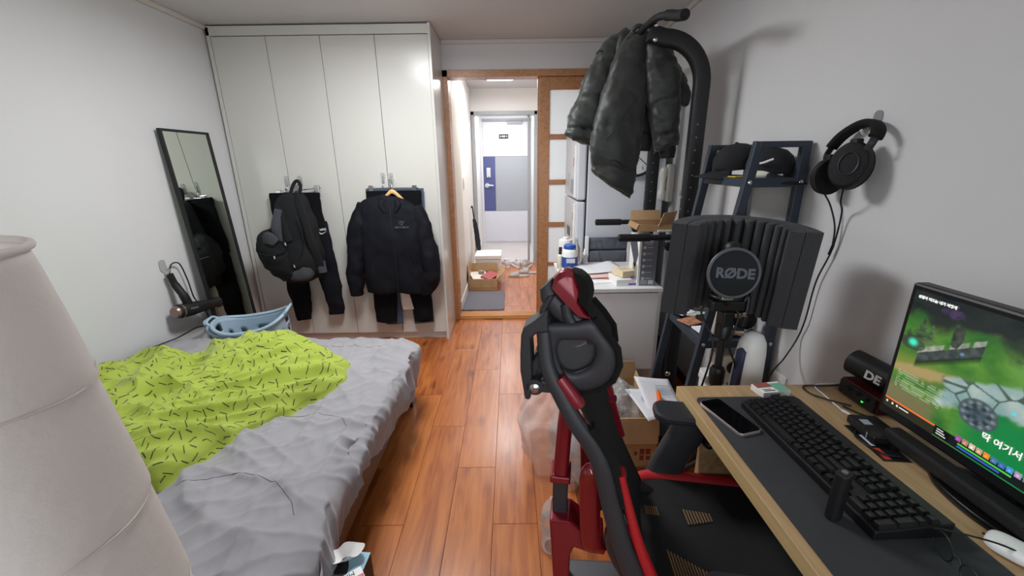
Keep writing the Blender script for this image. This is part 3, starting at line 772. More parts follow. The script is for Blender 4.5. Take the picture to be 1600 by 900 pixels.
g = rows([(-1.76, 2.865, .89, .03, .012), (-1.70, 2.845, .905, .045, .016), (-1.66, 2.85, .87, .03, .012)], 5, 20, ax=(0, 0, 1))
g.wrinkle(.006, 12, 8).obj('flap', BAGG, t, smooth=80)
rows([(-1.63, 2.9, .645, .05, .03), (-1.57, 2.885, .63, .05, .035), (-1.5, 2.885, .65, .055, .035), (-1.46, 2.9, .72, .04, .03)], 5, 20, ax=(0, 0, 1)).wrinkle(.006, 12, 9).obj('side_pocket', BAGG, t, smooth=80)
def strap(pts, wv, th, nm, mat):
    P = smoothpath(pts, 6); g = G(); secs = []
    for i, p in enumerate(P):
        tt = (P[min(i+1, len(P)-1)]-P[max(i-1, 0)]).normalized(); a = tt.cross(Vector((0, -1, .1))).normalized()
        secs.append((p, a*wv, Vector((0, -th, 0))))
    return g.loft(secs, 12, .6).obj(nm, mat, t, smooth=70)
strap([(-1.55, 2.99, 1.2), (-1.5, 2.93, 1.15), (-1.45, 2.89, 1.0), (-1.42, 2.87, .86), (-1.40, 2.88, .76), (-1.40, 2.9, .66), (-1.44, 2.93, .6)], .03, .009, 'shoulder_strap', BAGM)
strap([(-1.6, 2.98, 1.19), (-1.64, 2.94, 1.14), (-1.62, 2.9, 1.08), (-1.60, 2.88, .98), (-1.57, 2.86, .88)], .025, .008, 'shoulder_strap', BAGM)
G().tube(smoothpath([(-1.60, 3.03, 1.19), (-1.585, 3.07, 1.26), (-1.56, 3.085, 1.285), (-1.535, 3.07, 1.25), (-1.53, 3.03, 1.19)], 5), .012, 10).obj('grab_loop', BAGM, t, smooth=70)
rows([(-1.395, 2.905, .72, .035, .02), (-1.385, 2.9, .64, .03, .02)], 4, 14).obj('strap_pad', BAGG, t, smooth=70)
for x, y, z in ((-1.60, 2.853, .86), (-1.68, 2.828, .77), (-1.56, 2.848, .70)):
    G().tube([(x, y, z+.012), (x+.004, y-.003, z-.008)], .005, 8).obj('zip_pull', M('zip_silver', (190, 190, 186), .4, .5), t, smooth=60)
for pts in ([(-1.8, 2.84, .80), (-1.72, 2.825, .79), (-1.62, 2.84, .80), (-1.58, 2.85, .86)], [(-1.5, 2.875, 1.05), (-1.47, 2.862, .9), (-1.5, 2.85, .78), (-1.56, 2.85, .72)]):
    G().tube(smoothpath(pts, 6), .0035, 6).obj('zip_line', BLK, t, smooth=60)

# trousers, jeans and pale cloth behind the jacket
t = thing('black_trousers', 'black trousers clipped to a hanger behind the navy jacket', 'trousers', (-.86, FY, .17))
rows([(-.865, 3.085, 1.205, .205, .018), (-.865, 3.085, 1.1, .205, .02), (-.865, 3.085, .9, .2, .022), (-.865, 3.085, .72, .205, .015)], 5, 30).wrinkle(.006, 7, 1).obj('hips', NAVY2, t, smooth=80)
rows([(-.98, 3.08, .8, .095, .022), (-1.0, 3.075, .5, .095, .026), (-1.01, 3.075, .3, .09, .026), (-1.015, 3.078, .175, .085, .024)], 6, 24).wrinkle(.007, 9, 4).obj('trouser_leg', NAVY2, t, smooth=80)
rows([(-.75, 3.08, .8, .095, .022), (-.735, 3.075, .5, .09, .026), (-.72, 3.075, .32, .08, .026), (-.715, 3.078, .18, .075, .024)], 6, 24).wrinkle(.007, 9, 5).obj('trouser_leg', NAVY2, t, smooth=80)
t = thing('blue_jeans', 'blue denim jeans showing behind the black trouser legs', 'trousers', (-.86, FY+.01, .15))
rows([(-.86, 3.103, 1.22, .215, .006), (-.86, 3.103, 1.0, .21, .008), (-.86, 3.103, .75, .2, .006)], 5, 24).obj('hips', JEAN, t, smooth=80)
rows([(-.95, 3.1, .78, .09, .009), (-.955, 3.098, .4, .075, .012), (-.955, 3.098, .15, .068, .012)], 6, 20).wrinkle(.005, 9, 6).obj('trouser_leg', JEAN, t, smooth=80)
rows([(-.78, 3.1, .78, .09, .009), (-.73, 3.1, .4, .085, .01), (-.715, 3.1, .155, .08, .01)], 6, 20).wrinkle(.005, 9, 7).obj('trouser_leg', JEAN, t, smooth=80)
tag(rows([(-.845, 3.075, .62, .05, .008), (-.835, 3.072, .45, .05, .01), (-.825, 3.07, .285, .05, .009)], 6, 20).wrinkle(.006, 9, 8).obj('pale_cloth', M('pale_cloth', (214, 206, 202), .9), smooth=80, origin=(-.83, 3.07, .28)), 'pale cloth hanging between the black trouser legs under the jacket', 'cloth')

# wooden hanger
HW_ = M('pale_hanger_wood', (214, 172, 116), .45, var=((8, 30, 30), .08))
t = thing('wooden_hanger', 'pale wooden coat hanger inside the navy jacket', 'hanger', (-.86, 3.03, 1.2))
G().loft([(Vector((-.86+x, 3.035, z)), Vector((0, .014, 0)), Vector((0, 0, .017))) for x, z in ((-.17, 1.06), (-.12, 1.09), (-.055, 1.16), (-.02, 1.195), (0, 1.205), (.02, 1.195), (.055, 1.16), (.12, 1.09), (.17, 1.06))], 12, .7).obj('yoke', HW_, t, smooth=60)
G().tube(smoothpath([(-.86, 3.035, 1.2), (-.86, 3.035, 1.235), (-.885, 3.05, 1.262), (-.875, 3.085, 1.29), (-.85, 3.085, 1.28)], 5), .003, 8).obj('hook', STEEL, t, smooth=60)
G().cyl((-.93, 3.02, 1.055), (-.86, 3.02, 1.055), .007, n=10).obj('bar', HW_, t, smooth=60)
# navy jacket
t = thing('navy_jacket', 'dark navy zip jacket with small chest logo on wooden hanger', 'jacket', (-.89, 3.05, .44))
g = rows([(-.875, 3.04, 1.17, .075, .03), (-.88, 3.035, 1.135, .17, .04), (-.885, 3.03, 1.09, .225, .05), (-.89, 3.02, 1.0, .24, .06), (-.89, 3.015, .85, .24, .065), (-.885, 3.015, .7, .24, .065), (-.885, 3.015, .56, .245, .062), (-.885, 3.02, .47, .24, .055), (-.885, 3.022, .445, .235, .05)], 8, 56)
g.wrinkle(.016, 6, 11, (1.6, 1, .7)).wrinkle(.006, 14, 3, (1.5, 1, .6)).obj('body', NAVY, t, smooth=80)
rows([(-1.07, 3.035, 1.10, .05, .04), (-1.12, 3.03, 1.0, .062, .055), (-1.155, 3.025, .85, .07, .058), (-1.18, 3.02, .7, .068, .058), (-1.2, 3.02, .56, .062, .052), (-1.205, 3.022, .46, .05, .044), (-1.205, 3.025, .435, .047, .042)], 7, 30).wrinkle(.015, 9, 12).obj('sleeve', NAVY, t, smooth=80)
rows([(-.70, 3.035, 1.10, .05, .04), (-.665, 3.03, 1.0, .06, .055), (-.635, 3.02, .85, .068, .06), (-.61, 3.015, .7, .07, .062), (-.61, 3.015, .6, .072, .06), (-.635, 3.015, .52, .065, .052), (-.66, 3.02, .46, .05, .042), (-.67, 3.022, .44, .045, .04)], 7, 30).wrinkle(.015, 9, 13).obj('sleeve', NAVY, t, smooth=80)
g = G()
def col(u, v):
    a = PI*1.15*(u-.5)-PI/2*0; r = .088-.012*v
    x = -.872+r*math.sin(a*1.15)*1.0; y = 3.045+.045*math.cos(a*1.15)*1.0
    return (x, y-.02*v*0, 1.12+.075*v-(.03 if abs(u-.5) > .42 else 0)*(1-v)-.035*(abs(u-.5)*2)**3)
o = g.grid(col, 36, 6).obj('collar', NAVY, t, smooth=80); o.modifiers.new('s', 'SOLIDIFY').thickness = .01
for xa, sgn in ((-.925, -1), (-.825, 1)):
    rows([(xa, 3.0, 1.15, .018, .012), (xa+sgn*.01, 2.985, 1.11, .022, .014), (xa-sgn*.015, 2.978, 1.06, .016, .012)], 5, 14).obj('collar_flap', NAVY, t, smooth=80)
zp = smoothpath([(-.875, 2.985, 1.12), (-.868, 2.965, 1.0), (-.862, 2.95, .85), (-.858, 2.948, .65), (-.86, 2.955, .46)], 8)
o = G().tube(zp, .006, 8).obj('zip', M('zip_black', (14, 14, 17), .5), t, smooth=60)
for pts in ([(-.79, 2.962, .86), (-.765, 2.955, .75), (-.745, 2.955, .62)], [(-1.0, 2.96, .86), (-1.02, 2.955, .75), (-1.035, 2.955, .62)]):
    G().tube(smoothpath(pts, 5), .003, 6).obj('pocket_zip', 'zip_black', t, smooth=60)
LG = M('dim_grey_print', (96, 98, 106), .6)
lm = frame((-.79, 2.948, .985), (1, 0, 0), (0, .1, 1))
g = G()
for a, b in (((-.02, -.006), (.012, .016)), ((-.004, -.012), (.02, .012)), ((-.02, .012), (.0, .014)), ((-.01, -.012), (.01, -.008))):
    g.bar(lm @ Vector((*a, 0)), lm @ Vector((*b, 0)), .003, .003)
g.obj('logo', LG, t)
text("ARC'TERYX", .02, LG, 'logo', t, frame((-.79, 2.946, .955), (1, 0, 0), (0, .1, 1)), .001)
text("label", .001, LG, 'x', t, frame((0, 0, 0), (1, 0, 0), (0, 0, 1)), .001) if False else None
G().b2((-.905, 3.028, 1.135), (-.855, 3.03, 1.15)).obj('neck_label', M('label_grey', (170, 170, 172), .7), t)
for x, z in ((-1.205, .435), (-.67, .44)):
    rows([(x, 3.024, z+.012, .05, .043), (x, 3.024, z-.012, .048, .042)], 3, 24).obj('cuff', NAVY2, t, smooth=70)
# ================================================================ HALLWAY THINGS
tag(G().prism(rrect(.42, .6, .03), .012, Matrix.Translation((-.29, 4.08, .001))).obj('door_mat', M('grey_mat', (118, 118, 126), .95, bump=(300, .6)), bevel=.003, origin=(-.29, 4.08, .001)), 'flat grey mat on the hallway floor', 'mat')
t = thing('cardboard_box', 'open cardboard box of papers on the hallway floor', 'box', (-.33, 4.62, 0))
x0, x1, y0, y1, h = -.49, -.17, 4.43, 4.78, .14
def open_box(t, x0, x1, y0, y1, h, th=.006, z0=.0, m1=CARD, m2=CARDD):
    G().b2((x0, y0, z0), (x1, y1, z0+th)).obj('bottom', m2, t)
    for a, b in (((x0, y0, z0), (x1, y0+th, z0+h)), ((x0, y1-th, z0), (x1, y1, z0+h)), ((x0, y0+th, z0), (x0+th, y1-th, z0+h)), ((x1-th, y0+th, z0), (x1, y1-th, z0+h))):
        G().b2(a, b).obj('side', m1, t)
open_box(t, x0, x1, y0, y1, h)
def flap(t, p0, p1, out, L_, m=CARD):
    p0, p1, out = Vector(p0), Vector(p1), Vector(out).normalized()
    d = (p1-p0).normalized(); nrm = d.cross(out)
    g = G(); vs = [p0, p1, p1+out*L_-d*.006, p0+out*L_+d*.006]
    g.add(vs+[v+nrm*.005 for v in vs], [(0, 1, 2, 3), (7, 6, 5, 4), (0, 4, 5, 1), (1, 5, 6, 2), (2, 6, 7, 3), (3, 7, 4, 0)])
    return g.obj('flap', m, t)
flap(t, (x0, y0, h), (x0, y1, h), (-.01, 0, 1), .15); flap(t, (x1, y0, h), (x1, y1, h), (.35, 0, .35), .12); flap(t, (x0, y1, h), (x1, y1, h), (0, .2, 1), .1); flap(t, (x0, y0, h), (x1, y0, h), (0, -.1, -1), .1)
tag(G().box((-.38, 4.6, .125), (.2, .26, .03), (.1, .05, .3)).obj('paper_stack', M('cream_paper', (232, 228, 216), .8), bevel=.003, origin=(-.38, 4.6, .1)), 'cream paper stack lying in the hallway box', 'paper')
tag(G().box((-.25, 4.58, .14), (.13, .22, .02), (.1, .2, -.5)).obj('red_folder', M('red_card', (168, 58, 62), .5), bevel=.002, origin=(-.25, 4.58, .12)), 'red folder lying in the hallway box', 'folder')
tag(G().lathe([(.03, 0), (.035, .005), (.035, .03), (.03, .035)], 20, (-.36, 4.66, .145)).obj('tape_roll', M('grey_tape', (150, 145, 138), .5), smooth=40, origin=(-.36, 4.66, .145)), 'grey tape roll on the papers in the hallway box', 'tape')
t = thing('foam_box', 'white foam box standing behind the cardboard box in the hallway', 'box', (-.3, 4.98, 0))
FOAM = M('white_foam', (238, 236, 234), .75)
G().b2((-.44, 4.82, 0), (-.13, 5.15, .27)).obj('body', FOAM, t, bevel=.008); G().b2((-.447, 4.813, .275), (-.123, 5.157, .325)).obj('lid', FOAM, t, bevel=.008)
# umbrella
t = thing('umbrella', 'folded black umbrella hanging by the hallway wall', 'umbrella', (-.46, 5.15, .22))
UM = M('umbrella_black', (30, 32, 40), .7)
G().tube(smoothpath([(-.41, 5.15, .24), (-.425, 5.15, .4), (-.445, 5.15, .6), (-.465, 5.15, .72)], 5), [.02+.012*math.sin(PI*i/15) for i in range(16)], 10).wrinkle(.005, 30).obj('canopy', UM, t, smooth=60)
G().tube(smoothpath([(-.465, 5.15, .70), (-.475, 5.15, .82), (-.485, 5.15, .88), (-.495, 5.15, .86)], 5), .008, 8).obj('handle', BLK, t, smooth=60)
G().tube([(-.41, 5.15, .24), (-.405, 5.15, .2)], .005, 8).obj('tip', BLK, t, smooth=60)
t = thing('wall_switch', 'small switch plate on the hallway left wall', 'switch', (-.508, 4.55, 1.17))
G().b2((-.509, 4.5, 1.12), (-.5, 4.58, 1.24)).obj('plate', WPLAS, t, bevel=.003); G().b2((-.5, 4.52, 1.15), (-.497, 4.56, 1.21)).obj('rocker', WPLAS, t, bevel=.001)
# footwear
def sole(L_, W_, n=20):
    pts = []
    for i in range(n):
        a = 2*PI*i/n; x = L_/2*math.cos(a); k = 1 if x > 0 else .82
        pts.append((x, W_/2*k*math.copysign(abs(math.sin(a))**.8, math.sin(a))))
    return pts
SLG = M('slipper_grey', (176, 172, 170), .85)
def slipper(loc, rz, label):
    t = thing('slipper', label, 'slipper', loc, rz, 'slippers in the hallway')
    G().prism(sole(.27, .1), .018, Matrix()).obj('sole', SLG, t, local=True, bevel=.004)
    def up(u, v):
        x = .0+.125*u; wv = .05*(1-(u*.97)**3)**.5+.001; a = PI*v
        return (x, wv*math.cos(a), .016+(.055-.02*u)*math.sin(a)*(1-.55*u**2))
    o = G().grid(up, 12, 14).obj('upper', SLG, t, local=True, smooth=70); o.modifiers.new('s', 'SOLIDIFY').thickness = .006
slipper((.09, 5.02, 0), PI+.05, 'grey slipper lying nearest on the hallway floor')
slipper((.22, 5.18, 0), PI-.1, 'grey slipper just behind the nearest one')
def sneaker(loc, rz, label, mm, tilt=0):
    t = thing('sneaker', label, 'shoe', loc, rz, 'sneakers by the entrance', rot=(tilt, 0, rz))
    G().prism(sole(.29, .1), .03, Matrix()).obj('sole', WPLAS, t, local=True, bevel=.006)
    secs = []
    for x, hw, z, hz in ((-.135, .02, .06, .03), (-.125, .034, .065, .045), (-.08, .038, .07, .05), (-.02, .04, .062, .045), (.03, .042, .05, .032), (.08, .042, .042, .022), (.12, .03, .037, .014), (.135, .012, .035, .008)):
        secs.append(((x, 0, z), (0, hw, 0), (0, 0, hz)))
    G().loft(secs, 18).obj('upper', mm, t, local=True, smooth=70)
    G().torus(.032, .008, Matrix.Translation((-.075, 0, .115)) @ Matrix.Diagonal((1.3, 1, 1, 1)), 20, 6).obj('collar', mm, t, local=True, smooth=70)
    g = G()
    for k in range(4): g.cyl((.0+.02*k, -.03, .09-.011*k), (.0+.02*k, .03, .09-.011*k), .004, n=6)
    g.obj('laces', WPLAS, t, local=True)
SN1, SN2 = M('white_mesh_shoe', (222, 222, 226), .7, bump=(300, .3)), M('silver_grey_shoe', (186, 186, 190), .5, bump=(200, .3), var=(40, .2))
sneaker((-.1, 5.58, 0), 2.0, 'white sneaker left in the row by the entrance step', SN1)
sneaker((.05, 5.56, 0), 1.9, 'white and grey sneaker in the middle by the entrance step', SN1, .15)
sneaker((.22, 5.5, 0), 1.2, 'silver grey sneaker right in the row by the entrance step', SN2, -.1)

# ================================================================ FRIDGE
t = thing('refrigerator', 'white two-door refrigerator with magnets on its front', 'refrigerator', (.77, 3.19, 0))
FRW = M('fridge_white', (214, 217, 224), .35)
FS, FN, FF = .525, 2.89, 3.5
G().b2((FS, FN, .04), (1.06, FF, 1.76)).obj('body', FRW, t, bevel=.012)
d1 = G().b2((.455, FN-.01, .06), (.518, FF, 1.125)).obj('fridge_door', FRW, t, bevel=.012)
d2 = G().b2((.455, FN-.01, 1.137), (.518, FF, 1.755)).obj('freezer_door', FRW, t, bevel=.012)
G().b2((.516, FN+.003, .06), (.527, FF-.01, 1.75)).obj('door_seal', M('seal_grey', (50, 52, 56), .7), t)
G().b2((.44, FN+.02, 1.15), (.456, FN+.05, 1.5)).obj('handle', WPLAS, d2, bevel=.005)
G().b2((.44, FN+.02, .7), (.456, FN+.05, 1.11)).obj('handle', WPLAS, d1, bevel=.005)
for x in (.56, 1.03):
    for y in (2.93, 3.46): G().cyl((x, y, 0), (x, y, .045), .02).obj('foot', BLK, t)
def magnet(y, z, w_, h_, colr, label):
    o = G().b2((.450, y, z), (.4555, y+w_, z+h_)).obj('magnet', M('magnet_%d%d%d' % colr, colr, .5), origin=(.453, y, z), bevel=.001)
    tag(o, label, 'magnet', 'magnets on the fridge front')
magnet(2.98, 1.36, .05, .06, (176, 40, 48), 'red magnet on the freezer door')
magnet(3.0, 1.17, .14, .1, (150, 170, 190), 'pale blue printed sticker magnet at the bottom of the freezer door')
magnet(3.18, 1.18, .1, .13, (206, 206, 200), 'white printed magnet sheet on the freezer door')
magnet(2.97, .98, .05, .06, (60, 60, 62), 'black round-cornered magnet on the lower fridge door')
magnet(2.96, .86, .06, .08, (120, 110, 96), 'brownish magnet below the black one on the fridge door')
magnet(3.15, .84, .13, .07, (96, 92, 90), 'dark grey magnet strip on the lower fridge door')
tag(G().b2((.56, 2.95, 1.762), (.84, 3.3, 1.90)).obj('carton', CARD, bevel=.003, origin=(.7, 3.12, 1.762)), 'brown carton on top of the refrigerator', 'box')
# wall clock hung on the fridge side
t = thing('clock', 'round white clock with black rim on the fridge side', 'clock', (.845, 2.87, 1.42))
cm = frame((.845, 2.888, 1.43), (1, 0, 0), (0, 0, 1))
G().lathe([(.125, 0), (.125, .018)], 40, mat=cm).obj('dial', M('clock_dial', (224, 226, 228), .5), t)
G().lathe([(.126, -.0), (.142, 0), (.142, .024), (.136, .03), (.128, .026), (.126, .019)], 40, mat=cm, cap=False).obj('rim', BLK, t, smooth=50)
for k in range(1, 13):
    a = PI/2-2*PI*k/12
    text(str(k), .03, INK, 'numeral', t, cm @ Matrix.Translation((.098*math.cos(a), .098*math.sin(a), .0185)), .0005)
for a, L_, w_ in ((math.radians(-40), .1, .005), (math.radians(125), .07, .007)):
    G().bar(cm @ Vector((-.015*math.cos(a), -.015*math.sin(a), .021)), cm @ Vector((L_*math.cos(a), L_*math.sin(a), .021)), w_, .001, up=(0, -1, 0)).obj('hand', BLK, t)
G().cyl(cm @ Vector((0, 0, .018)), cm @ Vector((0, 0, .024)), .006, n=12).obj('pin', BLK, t)
# intercom phone on the right wall
t = thing('intercom_phone', 'white wall intercom handset beside the pull-up tower', 'phone', (1.1, 2.93, 1.2))
IV = M('ivory_plastic', (214, 210, 202), .4)
G().b2((XR-.05, 2.85, 1.12), (XR, 2.99, 1.37)).obj('base', IV, t, bevel=.012)
g = G(); g.loft([((XR-.07, 2.885, z), (0, .028, 0), (b_, 0, 0)) for z, b_ in ((1.13, .012), (1.14, .026), (1.18, .028), (1.2, .016), (1.28, .016), (1.3, .028), (1.34, .026), (1.35, .012))], 14, .7)
g.obj('handset', IV, t, smooth=60)
pts = [(XR-.05+.012*math.cos(i*1.3), 2.935+.012*math.sin(i*1.3), 1.13-.0035*i) for i in range(40)]
G().tube(pts, .0035, 6).obj('coiled_cord', M('grey_cord', (96, 94, 92), .6), t, smooth=60)
tag(G().prism(rrect(.03, .03, .014), .02, frame((XR, 2.72, 1.19), (0, -1, 0), (0, 0, 1)) ).obj('wall_bell', IV, origin=(XR, 2.72, 1.19), bevel=.003), 'small white round button on the wall below the intercom', 'button')

# ================================================================ WHITE SIDE TABLE
TX0, TX1, TY0, TY1, TZ = .295, .835, 2.15, 2.78, .72
t = thing('side_table', 'white panel-sided table in front of the refrigerator', 'table', (.56, 2.46, 0))
G().b2((TX0, TY0-.005, TZ-.022), (TX1, TY1, TZ)).obj('tabletop', WHITE, t, bevel=.002)
G().b2((TX0, TY0+.01, 0), (TX0+.018, TY1-.01, TZ-.022)).obj('side_panel', WHITE, t, bevel=.001)
G().b2((TX1-.018, TY0+.01, 0), (TX1, TY1-.01, TZ-.022)).obj('side_panel', WHITE, t, bevel=.001)
G().b2((TX0+.02, TY0+.004, .22), (TX1-.02, TY0+.022, TZ-.03)).obj('front_panel', WHITE, t, bevel=.0015)
# things on it
t = thing('supplement_jar', 'white jar with blue lid and blue label on the white table', 'jar', (.375, 2.58, TZ))
jc = (.375, 2.58, TZ)
G().lathe([(.046, 0), (.05, .006), (.05, .12), (.042, .135), (.035, .14)], 28, jc).obj('body', WPLAS, t, smooth=50)
G().lathe([(.0505, .02), (.0505, .09)], 28, jc, cap=False).obj('label', M('blue_label', (44, 78, 150), .5), t, smooth=50)
G().box((.375, 2.528, TZ+.07), (.055, .004, .028)).obj('label_panel', M('label_grey2', (200, 206, 214), .6), t)
G().lathe([(.038, .14), (.039, .142), (.039, .16), (.034, .166)], 28, jc).obj('lid', M('blue_lid', (34, 84, 168), .4), t, smooth=50)
t = thing('white_canister', 'white cylinder bottle behind the blue-lidded jar', 'bottle', (.36, 2.7, TZ))
G().lathe([(.045, 0), (.047, .005), (.047, .165), (.044, .175), (.02, .178)], 24, (.365, 2.71, TZ)).obj('body', WPLAS, t, smooth=50)
G().lathe([(.02, .178), (.02, .19), (.016, .192)], 16, (.365, 2.71, TZ)).obj('cap', WPLAS, t, smooth=50)
t = thing('lotion_bottle', 'small lotion bottle with black cap at the table corner', 'bottle', (.317, 2.66, TZ))
G().lathe([(.018, 0), (.022, .004), (.022, .085), (.012, .095)], 20, (.32, 2.62, TZ)).obj('body', M('cream_glass', (216, 208, 188), .3), t, smooth=50)
G().lathe([(.011, .095), (.011, .14), (.009, .142)], 16, (.32, 2.62, TZ)).obj('cap', BLK, t, smooth=50)
CLB = M('clear_bottle', (228, 232, 234), .08, trans=.85, ior=1.3)
t = thing('spray_bottle', 'small clear spray bottle beside the papers on the table', 'bottle', (.475, 2.63, TZ))
G().lathe([(.02, 0), (.024, .004), (.024, .07), (.016, .085), (.011, .09)], 20, (.48, 2.62, TZ)).obj('body', CLB, t, smooth=50)
G().lathe([(.012, .09), (.012, .105), (.007, .107), (.007, .125), (.004, .128)], 16, (.48, 2.62, TZ)).obj('nozzle', WPLAS, t, smooth=50)
t = thing('tall_clear_bottle', 'tall clear bottle between the jar and the spray bottle', 'bottle', (.435, 2.68, TZ))
G().lathe([(.02, 0), (.026, .004), (.026, .12), (.012, .15), (.01, .17)], 20, (.435, 2.69, TZ)).obj('body', CLB, t, smooth=50)
G().lathe([(.011, .17), (.011, .185), (.008, .187)], 14, (.435, 2.69, TZ)).obj('cap', CLB, t, smooth=50)
def sheet(c, w_, d_, rz, z, label, mat=PAPER, curl=.01, cat='paper', name='paper_sheet'):
    g = G(); m4 = Matrix.Translation((c[0], c[1], z)) @ Matrix.Rotation(rz, 4, 'Z')
    g.grid(lambda u, v: m4 @ Vector(((u-.5)*w_, (v-.5)*d_, curl*(math.sin(u*PI*1.3+1)**2*v+.6*(u-.4)**2))), 10, 10)
    o = g.obj(name, mat, smooth=70, origin=(c[0], c[1], z)); o.modifiers.new('s', 'SOLIDIFY').thickness = .0008
    return tag(o, label, cat)
PINKP = M('pink_paper', (228, 196, 190), .8); ORP = M('orange_paper', (214, 140, 84), .7)
sheet((.545, 2.33), .2, .14, .2, TZ+.002, 'white sheet lying lowest at the front of the table', curl=.003)
sheet((.52, 2.42), .22, .15, -.3, TZ+.006, 'orange printed sheet under the paper pile on the table', ORP, .004)
sheet((.545, 2.42), .24, .16, .15, TZ+.012, 'pink sheet in the paper pile on the table', PINKP, .005)
s1 = sheet((.55, 2.52), .29, .21, .25, TZ+.022, 'large white letter on top of the paper pile on the table', curl=.014)
lp = lines(s1, Matrix.Translation((.55, 2.56, TZ+.034)) @ Matrix.Rotation(.25, 4, 'Z'), 6, .14, .018) if False else None
def lines(parent, m4, rowsn, w_, dz, mat=M('grey_print', (120, 130, 150), .7)):
    g = G()
    for r in range(rowsn): g.box((0, 0, 0), (w_*(1-.3*random.random()), .003, .0004)); g.v[-8:] = [m4 @ (v+Vector((0, -r*dz, 0))) for v in g.v[-8:]]
    return g.obj('printed_lines', mat, parent)
t = thing('medicine_carton', 'cream small carton lying on the purple one on the table', 'box', (.66, 2.3, TZ+.04))
mm = Matrix.Translation((.655, 2.29, TZ+.0405)) @ Matrix.Rotation(.35, 4, 'Z')
def lb(g): g.v = [mm @ v for v in g.v]; return g
lb(G().b2((-.05, -.055, 0), (.05, .055, .036))).obj('carton', M('cream_card', (222, 204, 170), .6), t, bevel=.002)
lines(t, mm @ Matrix.Translation((0, .03, .0362)), 4, .07, .014)
t = thing('purple_carton', 'flat white and purple carton under the cream one', 'box', (.66, 2.29, TZ))
mm = Matrix.Translation((.65, 2.265, TZ)) @ Matrix.Rotation(.06, 4, 'Z')
lb(G().b2((-.068, -.07, 0), (.068, .09, .038))).obj('carton', WPLAS, t, bevel=.002)
lb(G().b2((.02, -.069, .038), (.067, .085, .0385))).obj('purple_print', M('purple_print', (132, 92, 168), .6), t)
lb(G().b2((.0, -.0705, .006), (.066, -.07, .016))).obj('purple_print', M('purple_print', (132, 92, 168), .6), t)
# grey appliance box
t = thing('appliance_box', 'tall grey and white appliance box at the table right edge', 'box', (.75, 2.27, TZ))
GB = M('grey_box_print', (118, 122, 132), .5)
gx0, gx1, gy0, gy1, gz = .70, .80, 2.19, 2.37, .995
G().b2((gx0, gy0, TZ), (gx1, gy1, gz)).obj('carton', WPLAS, t, bevel=.002)
G().b2((gx0+.012, gy0-.0008, TZ+.004), (gx1, gy0, gz-.002)).obj('grey_face', GB, t)
LP = M('pale_print', (206, 208, 212), .6)
for k in range(6):
    z = .945-.035*k
    o = G().b2((gx0+.022, gy0-.0014, z-.012), (gx0+.036, gy0-.0008, z+.002)).obj('icon', LP, t)
    G().b2((gx0+.042, gy0-.0014, z-.006), (gx0+.075, gy0-.0008, z-.003)).obj('printed_line', LP, t)
g = G()
for k in range(5): g.b2((gx0+.026+.01*k, gy0-.0014, .966), (gx0+.033+.01*k, gy0-.0008, .978))
g.b2((gx0+.03, gy0-.0014, .957), (gx0+.07, gy0-.0008, .96)); g.obj('lettering', LP, t)
for k in range(3): G().b2((gx0+.018, gy0-.0014, .752-.008*k), (gx0+.055, gy0-.0008, .755-.008*k)).obj('printed_line', LP, t)
G().b2((gx0+.062, gy0-.0014, .733), (gx0+.09, gy0-.0008, .756)).obj('barcode', LP, t)
g = G(); pp = [(2.20, .90), (2.24, .97), (2.36, .985), (2.36, .93), (2.29, .86), (2.25, .80)]
G().prism([(-y, z) for y, z in pp], .0008, frame((gx0, 0, 0), (0, -1, 0), (0, 0, 1))).obj('product_picture', M('dark_print', (66, 70, 82), .5), t)
G().b2((gx0-.0008, 2.2, .76), (gx0, 2.29, .84)).obj('product_picture', M('olive_print', (150, 150, 140), .5), t)
# padded chair back behind the table
t = thing('padded_chair', 'dark grey leather chair back in a white frame behind the table', 'chair', (.67, 2.83, 0))
LEA = M('dark_grey_leather', (92, 96, 104), .5, bump=(60, .3), spec=.4)
def pad(z0, z1, y, th):
    g = G(); n_ = 30
    g.grid(lambda u, v: (.541+.268*u, y-th*(max(0, 1-abs(2*v-1)**5)**.6)*min(1, 25*min(u, 1-u)+.4)-.004*noise.noise(Vector((u*9, v*3, z0*9)))-.003*math.sin(u*40+v*6)*math.exp(-((u-.3)/.12)**2), z0+(z1-z0)*v), n_, 16)
    o = g.obj('backrest_pad', LEA, t, smooth=70); o.modifiers.new('s', 'SOLIDIFY').thickness = .01; return o
pad(.798, .886, 2.825, .02); pad(.64, .80, 2.825, .026)
for x in (.528, .82): G().b2((x-.011, 2.795, 0), (x+.011, 2.845, .895)).obj('frame_post', WPLAS, t, bevel=.004)
G().b2((.54, 2.82, .5), (.81, 2.85, .66)).obj('frame_rail', WPLAS, t, bevel=.003)
